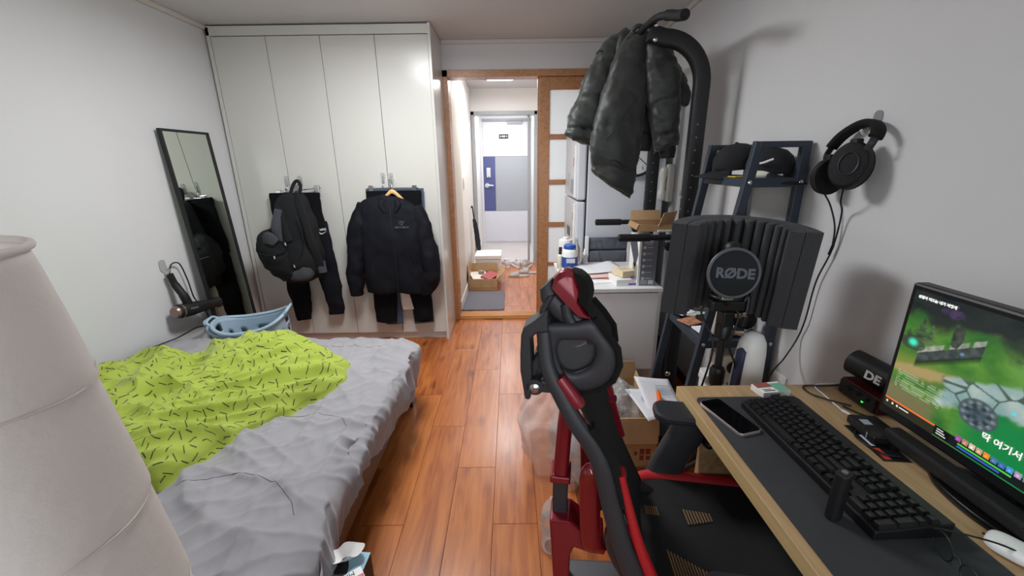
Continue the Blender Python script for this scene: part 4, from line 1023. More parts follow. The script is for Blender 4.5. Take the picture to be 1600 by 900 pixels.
# ================================================================ PULL-UP TOWER
t = thing('pullup_tower', 'black steel pull-up tower with dip bars by the right wall', 'gym tower', (.8, 2.47, 0))
GX, GN, GF = .925, 2.16, 2.76
def sect(path, wy, wn, nm, n=12):
    g = G(); secs = []
    P = [Vector(p) for p in path]
    for i, p in enumerate(P):
        tt = (P[min(i+1, len(P)-1)]-P[max(i-1, 0)]).normalized(); a = Vector((0, 1, 0)); b_ = tt.cross(a).normalized()
        secs.append((p, a*wy, b_*wn))
    return g.loft(secs, 16, .35).obj(nm, BLKM, t, smooth=40)
for Y in (GN, GF):
    path = [(GX, Y, .02), (GX, Y, .9), (GX, Y, 1.74)]+[(GX-.2+.2*math.cos(a), Y, 1.74+.2*math.sin(a)) for a in [PI/2*i/12 for i in range(1, 13)]]+[(.70, Y, 1.947), (.655, Y, 1.96)]
    u = sect(path, .027, .036, 'upright')
    for k in range(12): G().cyl((GX-.0375, Y, .55+.06*k), (GX-.034, Y, .55+.06*k), .006, n=10).obj('adjustment_hole', M('hole_grey', (120, 120, 120), .5), u); G().cyl((GX-.008, Y-.0285, .9+.06*k), (GX-.008, Y-.025, .9+.06*k), .004, n=10).obj('adjustment_hole', 'hole_grey', u)
    G().b2((.42, Y-.03, .0), (1.09, Y+.03, .05)).obj('foot_beam', BLKM, t, bevel=.008)
    for z in (.11, .2): 
        G().lathe([(.016, 0), (.016, .006), (.01, .012)], 14, mat=frame((GX-.02, Y-.027, z), (1, 0, 0), (0, 0, 1))).obj('bolt', STEEL, t, smooth=50)
    # dip bar and sleeve
    G().b2((GX-.05, Y-.04, .97), (GX+.05, Y+.04, 1.04)).obj('bracket', BLKM, t, bevel=.005)
    G().tube([(GX-.04, Y, 1.0), (.70, Y, 1.0)], .016, 14).obj('dip_bar', BLKM, t, smooth=40)
    G().tube([(.74, Y, 1.0), (.575, Y, 1.0), (.57, Y, 1.0)], [.021, .021, .016], 16).obj('foam_grip', BLKS, t, smooth=40)
    G().tube([(.82, Y-.06, .965), (.82, Y-.02, .965)], .012, 10).obj('knob_stem', BLKM, t); G().lathe([(.014, -.012), (.024, -.008), (.024, .008), (.014, .012)], 8, mat=frame((.82, Y-.07, .965), (1, 0, 0), (0, 0, 1))).obj('knob', BLK, t, smooth=30)
    for z in (1.925, 1.985): G().lathe([(.011, 0), (.011, .008), (.006, .013)], 10, mat=frame((.675, Y-.028, z), (1, 0, 0), (0, 0, 1))).obj('bolt', STEEL, t, smooth=50)
bar = smoothpath([(.70, 1.86, 1.945), (.695, 1.93, 1.962), (.685, 2.0, 1.985), (.66, 2.08, 2.0), (.65, 2.2, 2.0)], 5)
G().tube(bar, .016, 14).obj('pullup_bar', BLKM, t, smooth=50)
G().tube([bar[i] for i in range(0, 12)], .021, 14).obj('foam_grip', BLKS, t, smooth=50)
G().tube([(.65, 2.18, 2.0), (.65, 2.78, 2.0)], .016, 14).obj('pullup_bar', BLKM, t, smooth=50)
bar2 = smoothpath([(.65, 2.76, 2.0), (.66, 2.84, 2.0), (.685, 2.92, 1.985), (.70, 3.02, 1.96)], 5)
G().tube(bar2, .016, 14).obj('pullup_bar', BLKM, t, smooth=50)
G().b2((GX-.025, GN, .3), (GX+.025, GF, .36)).obj('cross_beam', BLKM, t, bevel=.006)
G().b2((GX-.025, GN, .0), (GX+.025, GF, .045)).obj('cross_beam', BLKM, t, bevel=.006)
# open carton resting on the dip bars
t = thing('open_carton', 'small open brown carton resting on the dip bars', 'box', (.78, 2.3, 1.02))
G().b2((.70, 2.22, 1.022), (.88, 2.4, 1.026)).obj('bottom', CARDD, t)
for a, b in (((.70, 2.22, 1.026), (.88, 2.225, 1.06)), ((.70, 2.395, 1.026), (.88, 2.4, 1.06)), ((.70, 2.225, 1.026), (.705, 2.395, 1.06)), ((.875, 2.225, 1.026), (.88, 2.395, 1.06))): G().b2(a, b).obj('side', CARD, t)
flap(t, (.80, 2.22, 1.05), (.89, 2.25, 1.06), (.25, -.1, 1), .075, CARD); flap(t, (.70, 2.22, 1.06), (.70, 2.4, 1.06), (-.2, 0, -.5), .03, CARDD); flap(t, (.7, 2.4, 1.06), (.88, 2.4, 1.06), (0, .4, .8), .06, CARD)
G().b2((.80, 2.21, 1.0215), (.88, 2.23, 1.03)).obj('tape_edge', PAPER, t)

# ================================================================ OLIVE PUFFER COAT
t = thing('puffer_coat', 'dark olive quilted puffer coat hanging over the pull-up bar', 'coat', (.65, 2.36, 1.22))
OLI = M('olive_black_nylon', (40, 43, 40), .5, bump=(260, .12), sheen=.15, var=(7, .1))
def puff(rs, nm, nq, seed, amp=.007, n=48, k=10, ax=(1, 0, 0), dep=.17, e=.7, slant=.0, proj=True):
    """quilted cloth tube: baffles pinched at slanting seams"""
    g = rows(rs, k, n, e, True, ax, proj=proj); m_ = len(g.v)//n
    for i in range(m_):
        c = sum((g.v[i*n+j] for j in range(n)), Vector())/n
        edge = min(1, 6*min(i, m_-1-i)/(m_-1)+.35)
        for j in range(n):
            ph = nq*(i/(m_-1)+slant*math.cos(2*PI*j/n))
            q = abs(math.sin(PI*ph))**.35
            d = g.v[i*n+j]-c; g.v[i*n+j] = c+Vector((d.x*(1-.4*dep+.4*dep*q), d.y*(1-2.4*dep+2.4*dep*q), d.z*(1-.4*dep+.4*dep*q)))
    g.wrinkle(amp*1.5, 8, seed, (1.4, 1, .8)).wrinkle(amp*.8, 24, seed+4, (1, 1, 1.8))
    return g.obj(nm, OLI, t, smooth=80)
puff([(.66, 2.42, 2.02, .05, .05), (.64, 2.42, 1.98, .09, .06), (.67, 2.43, 1.85, .13, .06), (.70, 2.43, 1.7, .155, .06), (.725, 2.43, 1.58, .15, .06), (.735, 2.43, 1.5, .12, .045)], 'body', 3, 1)
puff([(.62, 2.44, 2.01, .05, .045), (.565, 2.44, 1.95, .075, .055), (.51, 2.43, 1.84, .085, .06), (.455, 2.42, 1.72, .088, .062), (.415, 2.41, 1.61, .092, .06), (.39, 2.41, 1.53, .095, .055), (.38, 2.41, 1.50, .09, .04)], 'sleeve', 4, 2, ax=(1, 0, .25), slant=.05)
puff([(.655, 2.33, 2.01, .05, .045), (.625, 2.31, 1.93, .07, .055), (.605, 2.30, 1.8, .095, .06), (.585, 2.29, 1.65, .115, .062), (.56, 2.28, 1.5, .125, .06), (.545, 2.27, 1.38, .125, .058), (.54, 2.265, 1.29, .115, .05), (.54, 2.265, 1.265, .105, .035)], 'front_panel', 4, 3, ax=(1, 0, -.62), slant=.09, proj=False)
puff([(.71, 2.3, 1.99, .04, .04), (.745, 2.28, 1.9, .07, .05), (.77, 2.27, 1.8, .08, .055), (.785, 2.27, 1.68, .078, .055), (.80, 2.27, 1.57, .072, .052), (.815, 2.27, 1.49, .066, .048), (.825, 2.27, 1.455, .06, .043)], 'sleeve', 4, 5, slant=.04)
puff([(.79, 2.33, 1.88, .05, .045), (.84, 2.32, 1.79, .065, .05), (.875, 2.31, 1.71, .065, .045), (.87, 2.31, 1.665, .055, .035)], 'hood_edge', 2, 6, ax=(1, 0, .4))
rows([(.825, 2.27, 1.47, .043, .036), (.83, 2.27, 1.44, .042, .035), (.833, 2.27, 1.405, .036, .03)], 4, 22).wrinkle(.003, 30).obj('cuff', BLKS, t, smooth=70)
rows([(.745, 2.38, 1.53, .04, .03), (.742, 2.38, 1.48, .042, .03), (.74, 2.38, 1.445, .035, .025)], 4, 18).obj('cuff', BLKS, t, smooth=70)
G().tube(smoothpath([(.62, 2.35, 2.01), (.64, 2.33, 2.035), (.67, 2.33, 2.03), (.68, 2.35, 2.0)], 4), .012, 8).obj('neck_loop', OLI, t, smooth=70)
G().tube(smoothpath([(.50, 2.4, 1.93), (.475, 2.39, 1.945), (.455, 2.39, 1.93)], 4), .003, 6).obj('drawcord', BLK, t, smooth=70)
# stitched quilting lines on the front panel
for pts in ([(.49, 2.218, 1.5), (.54, 2.205, 1.55), (.60, 2.215, 1.62), (.645, 2.235, 1.7)], [(.47, 2.20, 1.38), (.53, 2.19, 1.40), (.6, 2.20, 1.36)]):
    G().tube(smoothpath(pts, 6), .003, 5).obj('stitch_line', M('stitch_dark', (28, 30, 28), .7), t, smooth=60)

# ================================================================ LADDER SHELF
t = thing('ladder_shelf', 'dark slate metal ladder shelf leaning at the right wall', 'shelf', (.93, 1.75, 0))
SN, SF = 1.58, 1.93
def front_x(z): return .911-.138*(1.447-z)
for Y in (SN, SF):
    G().bar((front_x(0), Y, 0), (front_x(1.455), Y, 1.455), .025, .034, up=(1, 0, 0)).obj('front_leg', SLATE, t, bevel=.002)
    G().bar((1.085, Y, 0), (1.085, Y, 1.455), .025, .034, up=(1, 0, 0)).obj('back_leg', SLATE, t, bevel=.002)
    G().bar((front_x(1.445), Y, 1.445), (1.095, Y, 1.445), .026, .022).obj('top_bar', SLATE, t, bevel=.002)
SHZ = [1.31, .985, .65, .10]
for z in SHZ:
    fx = front_x(z)
    b_ = G().b2((fx, SN, z), (1.09, SF, z+.006)).obj('shelf_board', SLATE, t)
    for Y in (SN, SF): G().b2((fx-.01, Y-.012, z-.018), (1.09, Y+.012, z+.016)).obj('shelf_rail', SLATE, t, bevel=.0015)
    G().b2((fx-.012, SN, z-.018), (fx+.01, SF, z+.016)).obj('shelf_rail', SLATE, t, bevel=.0015)
    for x in (fx, 1.083): G().lathe([(.008, 0), (.008, .003), (.003, .006)], 12, mat=frame((x, SN-.0135, z), (1, 0, 0), (0, 0, 1))).obj('bolt', STEEL, t, smooth=50)
Z1 = 1.318
# caps on the top shelf
def cap_hat(c, rz, tilt, label, s=1.0):
    t = thing('baseball_cap', label, 'cap', c, rot=(0, tilt, rz))
    CM = M('cap_black', (24, 25, 29), .85, bump=(500, .3))
    g = G(); n_ = 28
    prof = [(.088, 0), (.092, .02), (.088, .055), (.07, .085), (.04, .105), (.012, .112)]
    g.rings([[Vector((r*1.08*math.cos(2*PI*k/n_), r*.9*math.sin(2*PI*k/n_), z)) for k in range(n_)] for r, z in prof]); g.v = [v*s for v in g.v]
    g.wrinkle(.006, 16, 3).obj('crown', CM, t, local=True, smooth=70)
    def br(u, v):
        a = -1.25+2.5*u; r = .088+.075*v*math.cos(a*.95)
        return Vector((r*1.08*math.cos(a), r*.9*math.sin(a), .004-.03*v*math.sin(a)**2-.012*v))*s
    o = G().grid(br, 18, 6).obj('brim', CM, t, local=True, smooth=70); o.modifiers.new('s', 'SOLIDIFY').thickness = .004
    G().ball((0, 0, .113*s), (.007, .007, .004), 10, 6).obj('button', CM, t, local=True, smooth=70)
    return t
c = cap_hat((.965, 1.81, Z1+.035), PI-.3, .12, 'black baseball cap with brim to the left on the top shelf', .95)
c2 = cap_hat((1.02, 1.68, Z1+.03), -.9, .25, 'black baseball cap with white mark on the right of the top shelf', .85)
G().tube(smoothpath([(-.03, -.078, .035), (-.005, -.083, .03), (.03, -.075, .055)], 4), .004, 6).obj('logo', LOGO, c2, local=True)
tag(G().tube([(.93, 1.66, Z1+.016), (.95, 1.645, Z1+.016), (1.035, 1.62, Z1+.018), (1.04, 1.62, Z1+.018)], [.008, .016, .019, .015], 16).obj('white_tube', M('ivory_tube', (220, 220, 204), .5), smooth=50, origin=(.98, 1.63, Z1)), 'pale ivory tube lying under the caps on the top shelf', 'tube')
tag(G().b2((.885, 1.66, Z1-.001), (.945, 1.72, Z1+.012)).obj('yellow_packet', M('yellow_card', (206, 178, 60), .5), bevel=.001, origin=(.91, 1.69, Z1)), 'yellow packet at the front edge of the top shelf', 'packet')
tag(G().box((.93, 1.83, Z1+.008), (.09, .16, .016), (0, .05, .2)).wrinkle(.004, 20).obj('black_pouch', BLKS, bevel=.005, origin=(.93, 1.83, Z1)), 'flat black pouch under the cap brim on the top shelf', 'pouch')
# second shelf
Z2 = .992
t = thing('gum_packet', 'red and white packet standing on the second shelf', 'packet', (.92, 1.68, Z2))
G().box((.92, 1.68, Z2+.09), (.05, .02, .18), (0, 0, .4)).obj('carton', M('packet_white', (226, 224, 224), .5), t, bevel=.002)
G().box((.908, 1.672, Z2+.15), (.03, .025, .04), (0, 0, .4)).obj('red_print', M('packet_red', (196, 62, 60), .5), t)
tag(G().lathe([(.042, 0), (.045, .005), (.045, .16), (.04, .166)], 26, (1.0, 1.69, Z2)).obj('black_tin', BLK, smooth=50, origin=(1.0, 1.69, Z2)), 'round black tin on the second shelf', 'tin')
tag(G().lathe([(.022, 0), (.025, .004), (.028, .165), (.026, .165), (.022, .01)], 20, (1.055, 1.66, Z2)).obj('drinking_glass', CLB, smooth=50, origin=(1.055, 1.66, Z2)), 'clear drinking glass on the second shelf', 'glass')
# third shelf
Z3 = .668
def slab(c, d, rz, mat, name, label, cat, tilt=0):
    return tag(G().box((0, 0, 0), d).obj(name, mat, bevel=.0015, origin=(0, 0, 0)), label, cat)
def slab2(c, d, rot, mat, name, label, cat):
    o = G().box((0, 0, 0), d).obj(name, mat, bevel=.0012); o.location = c; o.rotation_euler = rot; return tag(o, label, cat)
slab2((.845, 1.885, Z3+.012), (.1, .07, .004), (0, .0, .5), PAPER, 'blister_card', 'white hang card at the far end of the third shelf', 'card')
slab2((.90, 1.86, Z3+.008), (.1, .07, .006), (0, 0, -.3), M('pale_green_card', (196, 206, 196), .6), 'pale_card', 'pale green card beside the hang card on the third shelf', 'card')
slab2((.84, 1.78, Z3+.004), (.1, .08, .006), (0, 0, .4), M('orange_photo_card', (186, 128, 96), .5, var=(40, .5)), 'photo_card', 'orange patterned card in the middle of the third shelf', 'card')
slab2((.855, 1.68, Z3+.004), (.085, .07, .008), (0, 0, .1), PAPER, 'white_note', 'white note card at the near front of the third shelf', 'card')
slab2((.92, 1.78, Z3+.014), (.09, .07, .024), (0, 0, .2), BLK, 'black_case', 'small black case behind the cards on the third shelf', 'case')
t = thing('white_jug', 'tapered white bottle on the third shelf behind the microphone stand', 'bottle', (.905, 1.66, Z3))
G().lathe([(.045, 0), (.048, .005), (.036, .11), (.03, .145), (.018, .155)], 24, (.905, 1.665, Z3)).obj('body', M('warm_white_plastic', (226, 218, 208), .4), t, smooth=50)
G().lathe([(.018, .155), (.018, .175), (.014, .178)], 18, (.905, 1.665, Z3)).obj('cap', WPLAS, t, smooth=50)
slab2((1.0, 1.83, Z3+.04), (.07, .06, .08), (0, 0, .3), M('tan_leather', (150, 98, 62), .6), 'tan_box', 'tan box at the back of the third shelf', 'box')
slab2((1.0, 1.70, Z3+.006), (.14, .1, .012), (0, .0, .6), PAPER, 'white_leaflet', 'white leaflet under the headset on the third shelf', 'leaflet')
t = thing('headset', 'black over-ear headset with thin band on the third shelf', 'headset', (1.03, 1.70, Z3+.012))
G().ball((1.02, 1.67, Z3+.05), (.055, .03, .042), 20, 12, .8, Euler((.2, .3, .2)).to_matrix().to_4x4()).obj('ear_cup', BLKS, t, smooth=70)
G().ball((1.045, 1.76, Z3+.05), (.05, .028, .042), 20, 12, .8).obj('ear_cup', BLKS, t, smooth=70)
G().tube(arc((1.035, 1.715, Z3+.06), .06, 0, PI, 14, (.1, 1, 0), (0, 0, 1.25)), .004, 8).obj('headband', BLK, t, smooth=70)
# lowest shelf: power block
Z4 = .118
t = thing('power_strip', 'white power block with black plug under the third ladder shelf', 'power strip', (.95, 1.68, Z4))
G().b2((.88, 1.63, Z4), (1.04, 1.72, Z4+.31)).obj('stand_block', WPLAS, t, bevel=.004)
Z4 += .22
G().b2((.86, 1.625, Z4+.095), (1.06, 1.71, Z4+.13)).obj('strip', M('strip_white', (226, 224, 222), .4), t, bevel=.004)
ad = G().b2((.90, 1.61, Z4+.132), (1.04, 1.70, Z4+.235)).obj('adapter', M('adapter_cream', (222, 216, 202), .4), t, bevel=.012)
G().cyl((.97, 1.61, Z4+.18), (.97, 1.602, Z4+.18), .03, n=22).obj('socket_face', BLK, ad)
G().cyl((.97, 1.602, Z4+.18), (.985, 1.56, Z4+.175), .016, .011, 14).obj('plug', BLK, t, smooth=40)
G().tube(smoothpath([(.985, 1.56, Z4+.175), (1.0, 1.53, Z4+.15), (1.0, 1.54, Z4+.02), (.98, 1.54, .15), (.96, 1.5, .01)], 6), .004, 7).obj('cord', RUBBER, t, smooth=60)
G().tube(smoothpath([(.95, 1.60, Z4+.11), (.935, 1.55, Z4+.05), (.95, 1.52, Z4-.1), (.93, 1.5, .1), (.9, 1.46, .008)], 6), .004, 7).obj('cord', RUBBER, t, smooth=60)
# ================================================================ VOCAL SCREEN AND MICROPHONE
t = thing('acoustic_screen', 'curved black ridged foam vocal screen behind the microphone', 'foam screen', (.75, 1.4, .87))
FO = M('acoustic_foam', (80, 81, 84), .95, bump=(420, .9))
def circ3(a, b, c):
    ax, ay = a; bx, by = b; cx, cy = c
    d = 2*(ax*(by-cy)+bx*(cy-ay)+cx*(ay-by))
    ux = ((ax*ax+ay*ay)*(by-cy)+(bx*bx+by*by)*(cy-ay)+(cx*cx+cy*cy)*(ay-by))/d
    uy = ((ax*ax+ay*ay)*(cx-bx)+(bx*bx+by*by)*(ax-cx)+(cx*cx+cy*cy)*(bx-ax))/d
    return ux, uy, math.hypot(ax-ux, ay-uy)
A_, B_, C_ = (.535, 1.36), (.78, 1.475), (.93, 1.21)
ux, uy, rr = circ3(A_, B_, C_)
a0 = math.atan2(A_[1]-uy, A_[0]-ux); a1 = math.atan2(C_[1]-uy, C_[0]-ux)
if a1 > a0: a1 -= 2*PI
FZ0, FZ1 = .875, 1.2
NW = 13
outer = [(ux+rr*math.cos(a0+(a1-a0)*i/60), uy+rr*math.sin(a0+(a1-a0)*i/60)) for i in range(61)]
inner = []
for i in range(NW*2+1):
    f = i/(NW*2); a = a0+(a1-a0)*f; th = .055 if i % 2 else .03
    if i in (0, NW*2): th = .045
    inner.append((ux+(rr-th)*math.cos(a), uy+(rr-th)*math.sin(a)))
FT = Matrix.Translation((0, 1.42, 1.1)) @ Matrix.Rotation(math.radians(5), 4, 'X') @ Matrix.Translation((0, -1.42, -1.1))
# each wedge is a strip of the panel
def seg(f): return (ux+rr*math.cos(a0+(a1-a0)*f), uy+rr*math.sin(a0+(a1-a0)*f))
back = [( ux+(rr-.045)*math.cos(a0+(a1-a0)*i/60), uy+(rr-.045)*math.sin(a0+(a1-a0)*i/60)) for i in range(61)]
G().prism(outer+list(reversed(back)), FZ1-FZ0, FT @ Matrix.Translation((0, 0, FZ0))).obj('backing', FO, t)
for w_ in range(NW):
    f0, f1, fm = w_/NW, (w_+1)/NW, (w_+.5)/NW
    def pt(f, th): a = a0+(a1-a0)*f; return (ux+(rr-th)*math.cos(a), uy+(rr-th)*math.sin(a))
    poly = [pt(f0, .0451), pt(f0, .05), pt(fm-.30/NW, .085), pt(fm+.16/NW, .087), pt(f1, .05), pt(f1, .0451)]
    G().prism(poly, FZ1-FZ0, FT @ Matrix.Translation((0, 0, FZ0+.0))).obj('foam_ridge', FO, t, bevel=.003, seg=1)
g = G()
mid = a0+(a1-a0)*.5
bx, by = ux+(rr+.012)*math.cos(mid), uy+(rr+.012)*math.sin(mid)
G().b2((bx-.03, by-.01, .84), (bx+.03, by+.006, 1.05)).obj('bracket', BLKM, t, bevel=.003)
# stand
SX, SY = .728, 1.30
st = thing('microphone_stand', 'black tripod microphone stand behind the desk corner', 'stand', (SX, SY, 0))
G().cyl((SX, SY, .12), (SX, SY, .66), .018).obj('lower_tube', BLKM, st, smooth=40)
G().cyl((SX, SY, .66), (SX, SY, .93), .0125).obj('upper_tube', BLKM, st, smooth=40)
G().lathe([(.02, 0), (.026, .01), (.026, .06), (.02, .07)], 18, (SX, SY, .62)).obj('clutch', BLK, st, smooth=40)
G().lathe([(.02, 0), (.028, .008), (.028, .05), (.02, .06)], 18, (SX+.0, SY, .80)).obj('clutch', BLK, st, smooth=40)
G().b2((SX-.02, SY-.025, .845), (SX+.02, SY+.025, .905)).obj('clamp', BLK, st, bevel=.005)
for p, q_ in (((SX+.02, SY-.01, .83), (SX+.055, SY-.03, .835)), ((SX+.02, SY-.01, .89), (SX+.05, SY-.035, .905))):
    G().tube([p, q_], [.011, .014], 12).obj('silver_knob', STEEL, st, smooth=40)
G().tube(smoothpath([(SX, SY, .93), (SX+.02, SY+.05, .93), (bx, by-.01, .9)], 5), .009, 10).obj('screen_arm', BLKM, st, smooth=50)
for k in range(3):
    a = 2*PI*k/3+.5
    G().tube([(SX, SY, .30), (SX+.24*math.cos(a), SY+.24*math.sin(a), .012)], .009, 10).obj('leg', BLKM, st, smooth=50)
    G().ball((SX+.24*math.cos(a), SY+.24*math.sin(a), .012), .012, 10, 8).obj('rubber_foot', BLKS, st, smooth=60)
G().tube([(SX-.02, SY-.015, .48), (SX-.022, SY-.017, .55)], .022, 12).obj('cable_clip', BLK, st, smooth=50)
# microphone in its shock mount (behind the pop filter)
mt = thing('microphone', 'black studio microphone in shock mount behind the round filter', 'microphone', (.71, 1.27, .93))
mx_, my_ = .705, 1.275
G().lathe([(.02, 0), (.026, .01), (.026, .11), (.027, .115), (.028, .17), (.02, .185), (.008, .19)], 24, (mx_, my_, .955)).obj('body', BLKM, mt, smooth=50)
for z in (.965, 1.03):
    G().torus(.046, .005, Matrix.Translation((mx_, my_, z)), 28).obj('mount_ring', BLK, mt, smooth=60)
for k in range(4):
    a = PI/4+PI/2*k; G().cyl((mx_+.046*math.cos(a), my_+.046*math.sin(a), .96), (mx_+.046*math.cos(a), my_+.046*math.sin(a), 1.035), .005, n=8).obj('mount_post', BLK, mt)
G().b2((mx_-.05, my_-.02, .915), (mx_+.06, my_+.02, .95)).obj('mount_yoke', BLK, mt, bevel=.006)
G().tube(smoothpath([(mx_+.055, my_, .93), (mx_+.075, my_, .96), (mx_+.07, my_-.01, .90), (mx_+.065, my_-.01, .86)], 5), .008, 8).obj('yoke_arm', BLK, mt, smooth=50)
G().tube(smoothpath([(mx_+.01, my_, .95), (mx_+.04, my_-.02, .9), (mx_+.02, my_-.03, .8), (mx_+.06, my_-.02, .7), (mx_+.08, my_, .5), (mx_+.06, my_+.06, .1), (mx_+.1, my_+.05, .01)], 6), .0035, 7).obj('cable', RUBBER, mt, smooth=60)
G().tube(smoothpath([(mx_-.02, my_, .95), (mx_-.06, my_+.03, .9), (mx_-.035, my_-.03, .8), (mx_-.055, my_-.02, .6), (mx_-.07, my_+.02, .3), (mx_-.06, my_+.05, .01)], 6), .0035, 7).obj('cable', RUBBER, mt, smooth=60)
# round pop filter
pf = thing('pop_filter', 'round black pop filter with lettering in front of the microphone', 'pop filter', (.672, 1.2, .97))
pc = Vector((.675, 1.2, 1.062)); nrm = Vector((-.12, -1, .12)).normalized()
xdir = Vector((1, -.12, 0)).normalized(); pm = frame(pc, xdir, nrm.cross(xdir)*-1 if False else Vector((0, .12, 1)))
if pm.to_3x3().col[2].dot(nrm) < 0: pm = frame(pc, xdir, (0, .12, 1))
G().lathe([(.069, .0), (.069, .01), (.064, .014), (0.001, .015)], 44, mat=pm).obj('cover', M('filter_mesh', (30, 32, 38), .7, bump=(900, .4)), pf, smooth=50)
G().torus(.0735, .0055, pm @ Matrix.Translation((0, 0, .006)), 48, 10).obj('rim', M('dark_grey_rim', (86, 88, 94), .4), pf, smooth=60)
text('RØDE', .042, M('grey_lettering', (96, 100, 107), .5), 'lettering', pf, pm @ Matrix.Translation((.0, 0, .0158)) @ Matrix.Rotation(math.radians(-2), 4, 'Z'), .0006, bold=.0018, sx=1.0)
G().b2((pc.x-.018, 1.205, .972), (pc.x+.018, 1.235, .997)).obj('bracket', STEEL, pf, bevel=.003)
G().tube([(pc.x, 1.225, .985), (mx_, my_-.02, .94)], .008, 10).obj('arm', BLK, pf, smooth=50)

# slim white tower behind the desk
t = thing('white_tower_device', 'slim white rounded tower device standing behind the desk edge', 'appliance', (.845, 1.27, 0))
tx, ty = .812, 1.27
g = G(); secs = []
for z, a, b_ in ((.0, .075, .06), (.02, .078, .062), (.3, .064, .052), (.62, .052, .045), (.76, .047, .042), (.80, .042, .038), (.825, .03, .028), (.836, .012, .012)):
    secs.append(((tx+.02*(z-.5), ty, z), (a, 0, 0), (0, b_, 0)))
g.loft(secs, 26).obj('body', WPLAS, t, smooth=60)
g = G(); secs = []
for z in (.46, .48, .54, .64, .74, .775, .785):
    k = 1 if .47 < z < .78 else .3
    secs.append(((tx-.043-.0*(z)+.035*(z-.6)-.002, ty-.018, z), (.011*k, -.006*k, 0), (0, .016*k, 0)))
g.loft(secs, 12).obj('handle_strip', M('navy_strip', (44, 50, 74), .5), t, smooth=60)
G().b2((tx-.018, ty-.049, .63), (tx+.03, ty-.044, .66)).obj('label_plate', M('label_dark_grey', (104, 104, 108), .5), t)

# ================================================================ HEADPHONES ON THE RIGHT WALL
t = thing('headphones', 'black open-back headphones hanging on the right wall', 'headphones', (1.08, 1.34, 1.3))
HP = M('headphone_black', (20, 20, 22), .5); HPP = M('headphone_pad', (16, 16, 17), .95)
def cup(c, n_, r1, r2, zt):
    z_ = Vector(n_).normalized(); y_ = (Vector((0, 0, 1))-z_*z_.z).normalized(); x_ = y_.cross(z_)
    m4 = Matrix((x_, y_, z_)).transposed().to_4x4(); m4.translation = Vector(c)
    S = m4 @ Matrix.Diagonal((r1, r2, 1, 1))
    o = G().lathe([(.93, -.012), (1, -.006), (1, .006), (.9, .014)], 32, mat=S).obj('ear_cup', HP, t, smooth=50)
    G().lathe([(.88, .014), (.8, .019), (.01, .021)], 32, mat=S).obj('grille', M('grille_black', (34, 34, 37), .6, bump=(600, .8)), o, smooth=50)
    G().torus(.045, .0022, m4 @ Matrix.Translation((0, .002, .021)) @ Matrix.Diagonal((.55, .75, 1, 1)), 28, 6).obj('emblem_ring', M('emblem_grey', (38, 39, 42), .5), o, smooth=50)
    G().lathe([(.98, -.032), (1.02, -.024), (.98, -.012)], 32, mat=S).obj('ear_pad', HPP, t, smooth=50)
    return m4
c1 = cup((1.04, 1.30, 1.372), (-.78, -.58, .16), .054, .07, 0)
c2 = cup((1.065, 1.42, 1.335), (.25, .9, .0), .046, .058, 0)
band = smoothpath([(1.06, 1.43, 1.38), (1.066, 1.437, 1.41), (1.08, 1.41, 1.46), (1.09, 1.355, 1.492), (1.085, 1.30, 1.492), (1.07, 1.262, 1.468), (1.056, 1.255, 1.44), (1.05, 1.262, 1.415)], 6)
def bandloft(P, hw, ht, nm, mat):
    g = G(); secs = []
    cen = Vector((1.07, 1.345, 1.38))
    for i, p in enumerate(P):
        tt = (P[min(i+1, len(P)-1)]-P[max(i-1, 0)]).normalized(); rad = (p-cen); rad = (rad-tt*rad.dot(tt)).normalized(); a = tt.cross(rad)
        secs.append((p, a*hw, rad*ht))
    return g.loft(secs, 12, .6).obj(nm, mat, t, smooth=60)
bandloft(band, .011, .004, 'headband', HP)
bandloft(band[8:-8], .019, .010, 'headband_pad', HPP)
for m4, ztop in ((c1, .068), (c2, .06)):
    p = m4 @ Vector((0, ztop, -.004)); G().box(p, (.026, .026, .022)).obj('yoke', HP, t, bevel=.004)
w1 = smoothpath([(1.04, 1.305, 1.305), (1.06, 1.33, 1.26), (1.092, 1.355, 1.215), (1.1, 1.372, 1.094), (1.1, 1.412, .968), (1.1, 1.425, .814), (1.1, 1.446, .726), (1.05, 1.425, .655), (.93, 1.32, .625), (.90, 1.29, .45)], 6)
w2 = smoothpath([(1.065, 1.415, 1.28), (1.08, 1.395, 1.24), (1.095, 1.375, 1.17), (1.1, 1.373, 1.09)], 6)
G().tube(w1, .0028, 7).obj('cable', RUBBER, t, smooth=60); G().tube(w2, .0028, 7).obj('cable', RUBBER, t, smooth=60)
G().cyl((1.1, 1.371, 1.11), (1.1, 1.38, 1.075), .005, n=10).obj('cable_joint', BLK, t, smooth=40)
t = thing('wall_hook', 'white adhesive hook holding the headphones', 'hook', (1.11, 1.335, 1.49))
G().prism(rrect(.03, .05, .014), .004, frame((XR, 1.325, 1.505), (0, -1, 0), (0, 0, 1))).obj('backplate', CLEAR, t)
G().tube(smoothpath([(1.108, 1.325, 1.49), (1.10, 1.325, 1.468), (1.082, 1.325, 1.462), (1.07, 1.325, 1.475)], 4), .004, 8).obj('prong', WPLAS, t, smooth=60)
# wall outlet low on the right wall
t = thing('wall_outlet', 'white wall outlet low on the wall behind the desk', 'outlet', (1.11, 1.51, .5))
G().b2((XR-.008, 1.47, .47), (XR, 1.55, .54)).obj('plate', WPLAS, t, bevel=.003)
for y in (1.492, 1.528): G().cyl((XR-.0085, y, .505), (XR-.006, y, .505), .014, n=18).obj('socket', M('strip_white', (226, 224, 222), .4), t)
